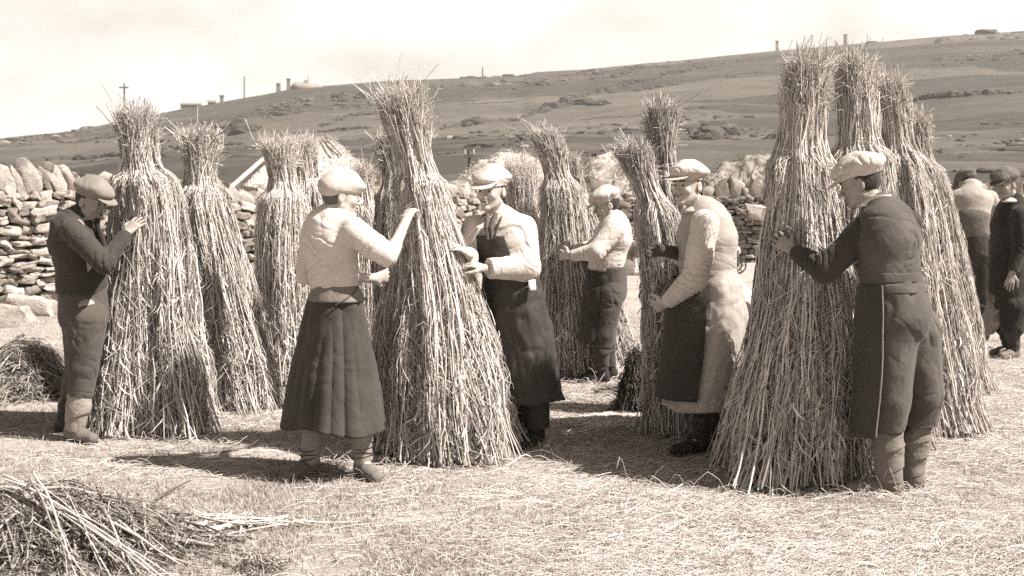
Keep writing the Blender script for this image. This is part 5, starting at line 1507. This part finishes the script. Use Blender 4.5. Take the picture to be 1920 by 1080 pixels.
def man_far_right():
    p = Person('person in black jacket and tweed cap standing at the far right edge', 11.5, (-.85, -.5), h=.006, foot=(1895, 0), skin='skin_dark'); P = p.P
    pel, wai, che, nek = P(1893, 545), P(1892, 490), P(1896, 420), P(1902, 376)
    p.torso(pel, wai, che, nek)
    p.head(P(1886, 345, -.02), (-.86, -.48, -.22))
    shL, elL, wrL, hdL = P(1912, 402, -.17), P(1914, 465, -.2), P(1898, 512, -.24), P(1893, 530, -.26)
    p.arm(shL, elL, wrL, hdL, A(.5, .8, 0), 1, .35)
    shR, elR, wrR = P(1880, 402, .14), P(1868, 455, .16), P(1862, 508, .1); p.arm(shR, elR, wrR, P(1860, 528, .08), A(.6, -.6, 0), -1, .5)
    hL, kL, aL = P(1900, 560, -.08), P(1896, 612, -.09), P(1901, 655, -.05); hR, kR, aR = P(1890, 560, .08), P(1888, 612, .08), P(1890, 650, .1)
    p.leg(hL, kL, aL, (-.8, -.5)); p.leg(hR, kR, aR, (-.9, -.3)); p.done(); p.face_parts(); p.cap(C['cap_dark'], 1.03, -.02)
    p.top_('jacket', C['black'], [(P(1890, 578), (.175, .165)), (P(1891, 500), (.175, .160)), (P(1896, 425), (.185, .152)), (P(1900, 394), (.165, .12)), (P(1902, 374), (.08, .072))],
           [([shL, elL, wrL + (elL - wrL) * .06], [.080, .068, .052]), ([shR, elR, wrR], [.078, .066, .05])])
    p.collar('scarf', C['cream'], P(1899, 372, -.01), .066, .05, tilt=.5, thick=.012)
    p.trousers('breeches', C['black'], [(P(1893, 545), (.15, .13)), (P(1894, 572), (.16, .14))], [([P(1902, 575, -.08), P(1899, 612, -.09), P(1898, 622, -.09)], [.125, .10, .095]), ([P(1889, 575, .08), P(1888, 612, .08), P(1888, 622, .08)], [.12, .1, .095])])
    p.legwear('stocking', C['trousers_dark'], P(1897, 612, -.09), P(1901, 656, -.05), .068, .05, 2, 11); p.legwear('stocking', C['trousers_dark'], P(1888, 612, .08), P(1890, 652, .1), .068, .05, 2, 12)
    p.boot(C['boot'], aL, (-.8, -.5)); p.boot(C['boot'], aR, (-.9, -.3))
    fd = Field(.007); fd.chain([W(1862, 530, 11.55), W(1868, 560, 11.5), W(1862, 600, 11.5), W(1857, 618, 11.5)], [.03, .075, .085, .06], .03)
    tag(field_obj(fd, 'sack', cloth('mottled_sack', .16, var=.6, wear=.1), None, folds=((.02, (9, 9, 14), 2), (.012, (20, 20, 30), 3))), 'mottled crumpled sack hanging beside the far right person', 'sack')

def man_bent():
    p = Person('person in pale shirt with back turned, stooping behind the big stook at right', 12.6, (.35, .94), h=.006, foot=(1828, 0), skin='skin_dark'); P = p.P
    pel, wai, che, nek = P(1826, 455), P(1822, 432), P(1822, 375, .08), P(1822, 350, .16)
    p.torso(pel, wai, che, nek)
    p.head(P(1814, 343, .22), (-.5, .75, -.55))
    sh1, el1, wr1 = P(1855, 372, .1), P(1872, 410, .14), P(1858, 440, .22); p.arm(sh1, el1, wr1, P(1852, 452, .26), A(-1, 0, 0), 1, .4)
    sh2, el2, wr2 = P(1794, 372, .1), P(1784, 412, .14), P(1792, 445, .22); p.arm(sh2, el2, wr2, P(1798, 456, .26), A(1, 0, 0), -1, .4)
    z = lambda u, dy: A(W(u, 0, 12.6 + dy)[0], 12.6 + dy, .09)
    hL, kL, aL = P(1812, 475), P(1815, 555, .02), z(1815, 0); hR, kR, aR = P(1840, 475), P(1842, 555, .02), z(1846, .05)
    p.leg(hL, kL, aL, (-.2, 1)); p.leg(hR, kR, aR, (.3, 1)); p.done(); p.face_parts(); p.cap(C['cap_dark'], 1.0)
    p.top_('shirt', C['shirt'], [(P(1823, 412), (.170, .135)), (P(1822, 378, .06), (.190, .14)), (P(1822, 352, .14), (.10, .09))], [([sh1, el1, wr1], [.08, .066, .05]), ([sh2, el2, wr2], [.08, .066, .05])], folds=((.014, (6, 6, 9), 51),))
    p.top_('waistcoat', C['grey'], [(P(1824, 446), (.165, .135)), (P(1823, 408), (.174, .14))], folds=((.008, (8, 8, 12), 52),))
    p.trousers('trousers', C['trousers_dark'], [(P(1825, 440), (.165, .14)), (P(1826, 475), (.175, .15))], [([hL, kL, aL + A(0, 0, .02)], [.115, .09, .075]), ([hR, kR, aR + A(0, 0, .02)], [.115, .09, .075])])
    p.boot(C['boot_dark'], aL, (-.2, 1)); p.boot(C['boot_dark'], aR, (.3, 1))

def croucher():
    p = Person('person bent double behind the belted coat, only pale shirt tail and dark trousers showing', 9.35, (-1, .05), h=.006, foot=(1385, 0)); P = p.P
    pel, wai, che, nek = P(1388, 572), P(1368, 556), P(1312, 556), P(1292, 566)
    p.torso(pel, wai, che, nek, .95); p.head(P(1276, 590), (-.7, .1, -.7))
    sh, el, wr = P(1308, 568, -.17), P(1306, 625, -.18), P(1290, 665, -.12); p.arm(sh, el, wr, P(1286, 682, -.1), A(-.5, 1, 0), -1, .5)
    s2, e2, w2 = P(1308, 568, .17), P(1306, 625, .2), P(1290, 665, .15); p.arm(s2, e2, w2, P(1286, 682, .13), A(-.5, -1, 0), 1, .5)
    z = lambda u, dy: A(W(u, 0, 9.35 + dy)[0], 9.35 + dy, .09)
    hL, kL, aL = P(1388, 585, -.09), P(1380, 660, -.09), z(1384, -.09); hR, kR, aR = P(1388, 585, .09), P(1376, 660, .1), z(1372, .12)
    p.leg(hL, kL, aL, (-1, 0)); p.leg(hR, kR, aR, (-1, 0)); p.done(); p.face_parts(); p.cap(C['cap_dark'])
    p.top_('shirt', C['cream'], [(P(1392, 580), (.165, .145)), (P(1366, 557), (.16, .14)), (P(1314, 557), (.18, .14)), (P(1294, 566), (.08, .07))], [([sh, el, wr], [.075, .066, .05]), ([s2, e2, w2], [.075, .066, .05])])
    p.trousers('trousers', C['trousers_dark'], [(P(1386, 586), (.165, .15)), (P(1386, 610), (.165, .15))], [([hL, kL, aL + A(0, 0, .02)], [.115, .09, .075]), ([hR, kR, aR + A(0, 0, .02)], [.115, .09, .075])])
    p.boot(C['boot_dark'], aL, (-1, 0)); p.boot(C['boot_dark'], aR, (-1, 0))

def sitter():
    p = Person('person sitting at the foot of the shaded wall, mostly hidden by the stooping person', 21.3, (.95, -.3), h=.009, foot=(1165, 0)); P = p.P
    pel, wai, che, nek = P(1160, 474), P(1159, 455), P(1162, 425), P(1164, 408)
    p.torso(pel, wai, che, nek); p.head(P(1168, 394), (.9, -.4, -.2))
    sh, el, wr = P(1166, 420, -.17), P(1166, 448, -.2), P(1182, 452, -.12); p.arm(sh, el, wr, P(1188, 453, -.1), A(0, 0, -1), 1, .4)
    s2, e2, w2 = P(1158, 420, .17), P(1158, 448, .2), P(1178, 452, .15); p.arm(s2, e2, w2, P(1184, 453, .12), A(0, 0, -1), -1, .4)
    hL, kL, aL = P(1162, 474, -.08), P(1189, 462, -.1), P(1191, 500, -.1); hR, kR, aR = P(1162, 474, .08), P(1186, 462, .12), P(1184, 500, .14)
    p.leg(hL, kL, aL, (1, -.3)); p.leg(hR, kR, aR, (1, 0)); p.done(); p.face_parts(); p.cap(C['cap_dark'])
    p.top_('shirt', C['cream'], [(P(1160, 472), (.16, .13)), (P(1160, 450), (.16, .13)), (P(1163, 424), (.18, .14)), (P(1164, 408), (.08, .07))], [([sh, el, wr], [.075, .066, .05]), ([s2, e2, w2], [.075, .066, .05])])
    p.trousers('trousers', C['grey'], [(P(1160, 466), (.16, .13)), (P(1161, 476), (.17, .14))], [([hL, kL, P(1191, 482, -.1)], [.11, .09, .08]), ([hR, kR, P(1185, 482, .13)], [.11, .09, .08])])
    p.legwear('stocking', C['cream'], P(1190, 478, -.1), P(1191, 503, -.1), .055, .045, 1, 3); p.legwear('stocking', C['cream'], P(1185, 478, .13), P(1184, 503, .14), .055, .045, 1, 4)
    p.boot(C['cream'], aL, (1, -.3)); p.boot(C['cream'], aR, (1, 0))
    m2 = MB(); add_stone(m2, A(W(1158, 0, 21.3)[0], 21.35, .17), (.6, .5, .36), A(1, .1, 0), A(.1, -1, 0), A(0, 0, 1), .4, 4242); tag(m2.build('seat_stone', M['stone']), 'block of stone the sitting person rests on', 'stone')

def cart():
    Y = 21.6; c = W(1378, 499, Y); g = float(ground_z(c[0], Y))
    t = thing('handcart', 'small handcart with a spoked wheel by the shaded wall, beside the belted coat', 'cart', (c[0] - .2, Y, g))
    hub = A(c[0] + .02, Y - .2, g + .14)
    for dy in (0, .36):
        mb = MB(); th = np.linspace(0, 2 * pi, 25); add_tubes(mb, (hub + A(0, dy, 0) + np.stack([np.cos(th) * .13, 0 * th, np.sin(th) * .13], -1))[None], .014, .3, 6); w_ = mb.build('wheel', M['iron'], t)
        mb = MB(); a = np.arange(6) * pi / 3; k = np.linspace(0, .13, 3)
        add_tubes(mb, hub + A(0, dy, 0) + np.stack([np.cos(a)[:, None] * k, 0 * a[:, None] * k, np.sin(a)[:, None] * k], -1), .007, .3, 5); mb.build('spokes', M['iron'], w_)
    mb = MB(); add_tubes(mb, np.array([[hub, hub + A(0, .18, 0), hub + A(0, .36, 0)]]), .018, .3, 6); mb.build('axle', M['iron'], t)
    mb = MB(); mb.add(*box_v(hub + A(-.25, .18, .08), .55, .26, .05), .3); mb.add(*box_v(hub + A(-.25, .055, .13), .55, .02, .12), .3); mb.add(*box_v(hub + A(-.25, .305, .13), .55, .02, .12), .3); mb.build('tray', M['wood'], t, False)
    fd = Field(.01); fd.ell(hub + A(-.08, .18, .22), (.16, .11, .12), k=.05); fd.ell(hub + A(-.3, .18, .2), (.15, .11, .10), k=.05)
    tag(field_obj(fd, 'grain_sack', M['sack'], None, folds=((.02, (10, 10, 14), 2),)), 'pale rounded sack lying in the handcart', 'sack')

if PEOPLE:
    man_left(); woman(); man_centre(); man_coat(); man_right(); man_back(); man_far_right(); man_bent(); sitter(); croucher()
    cart()
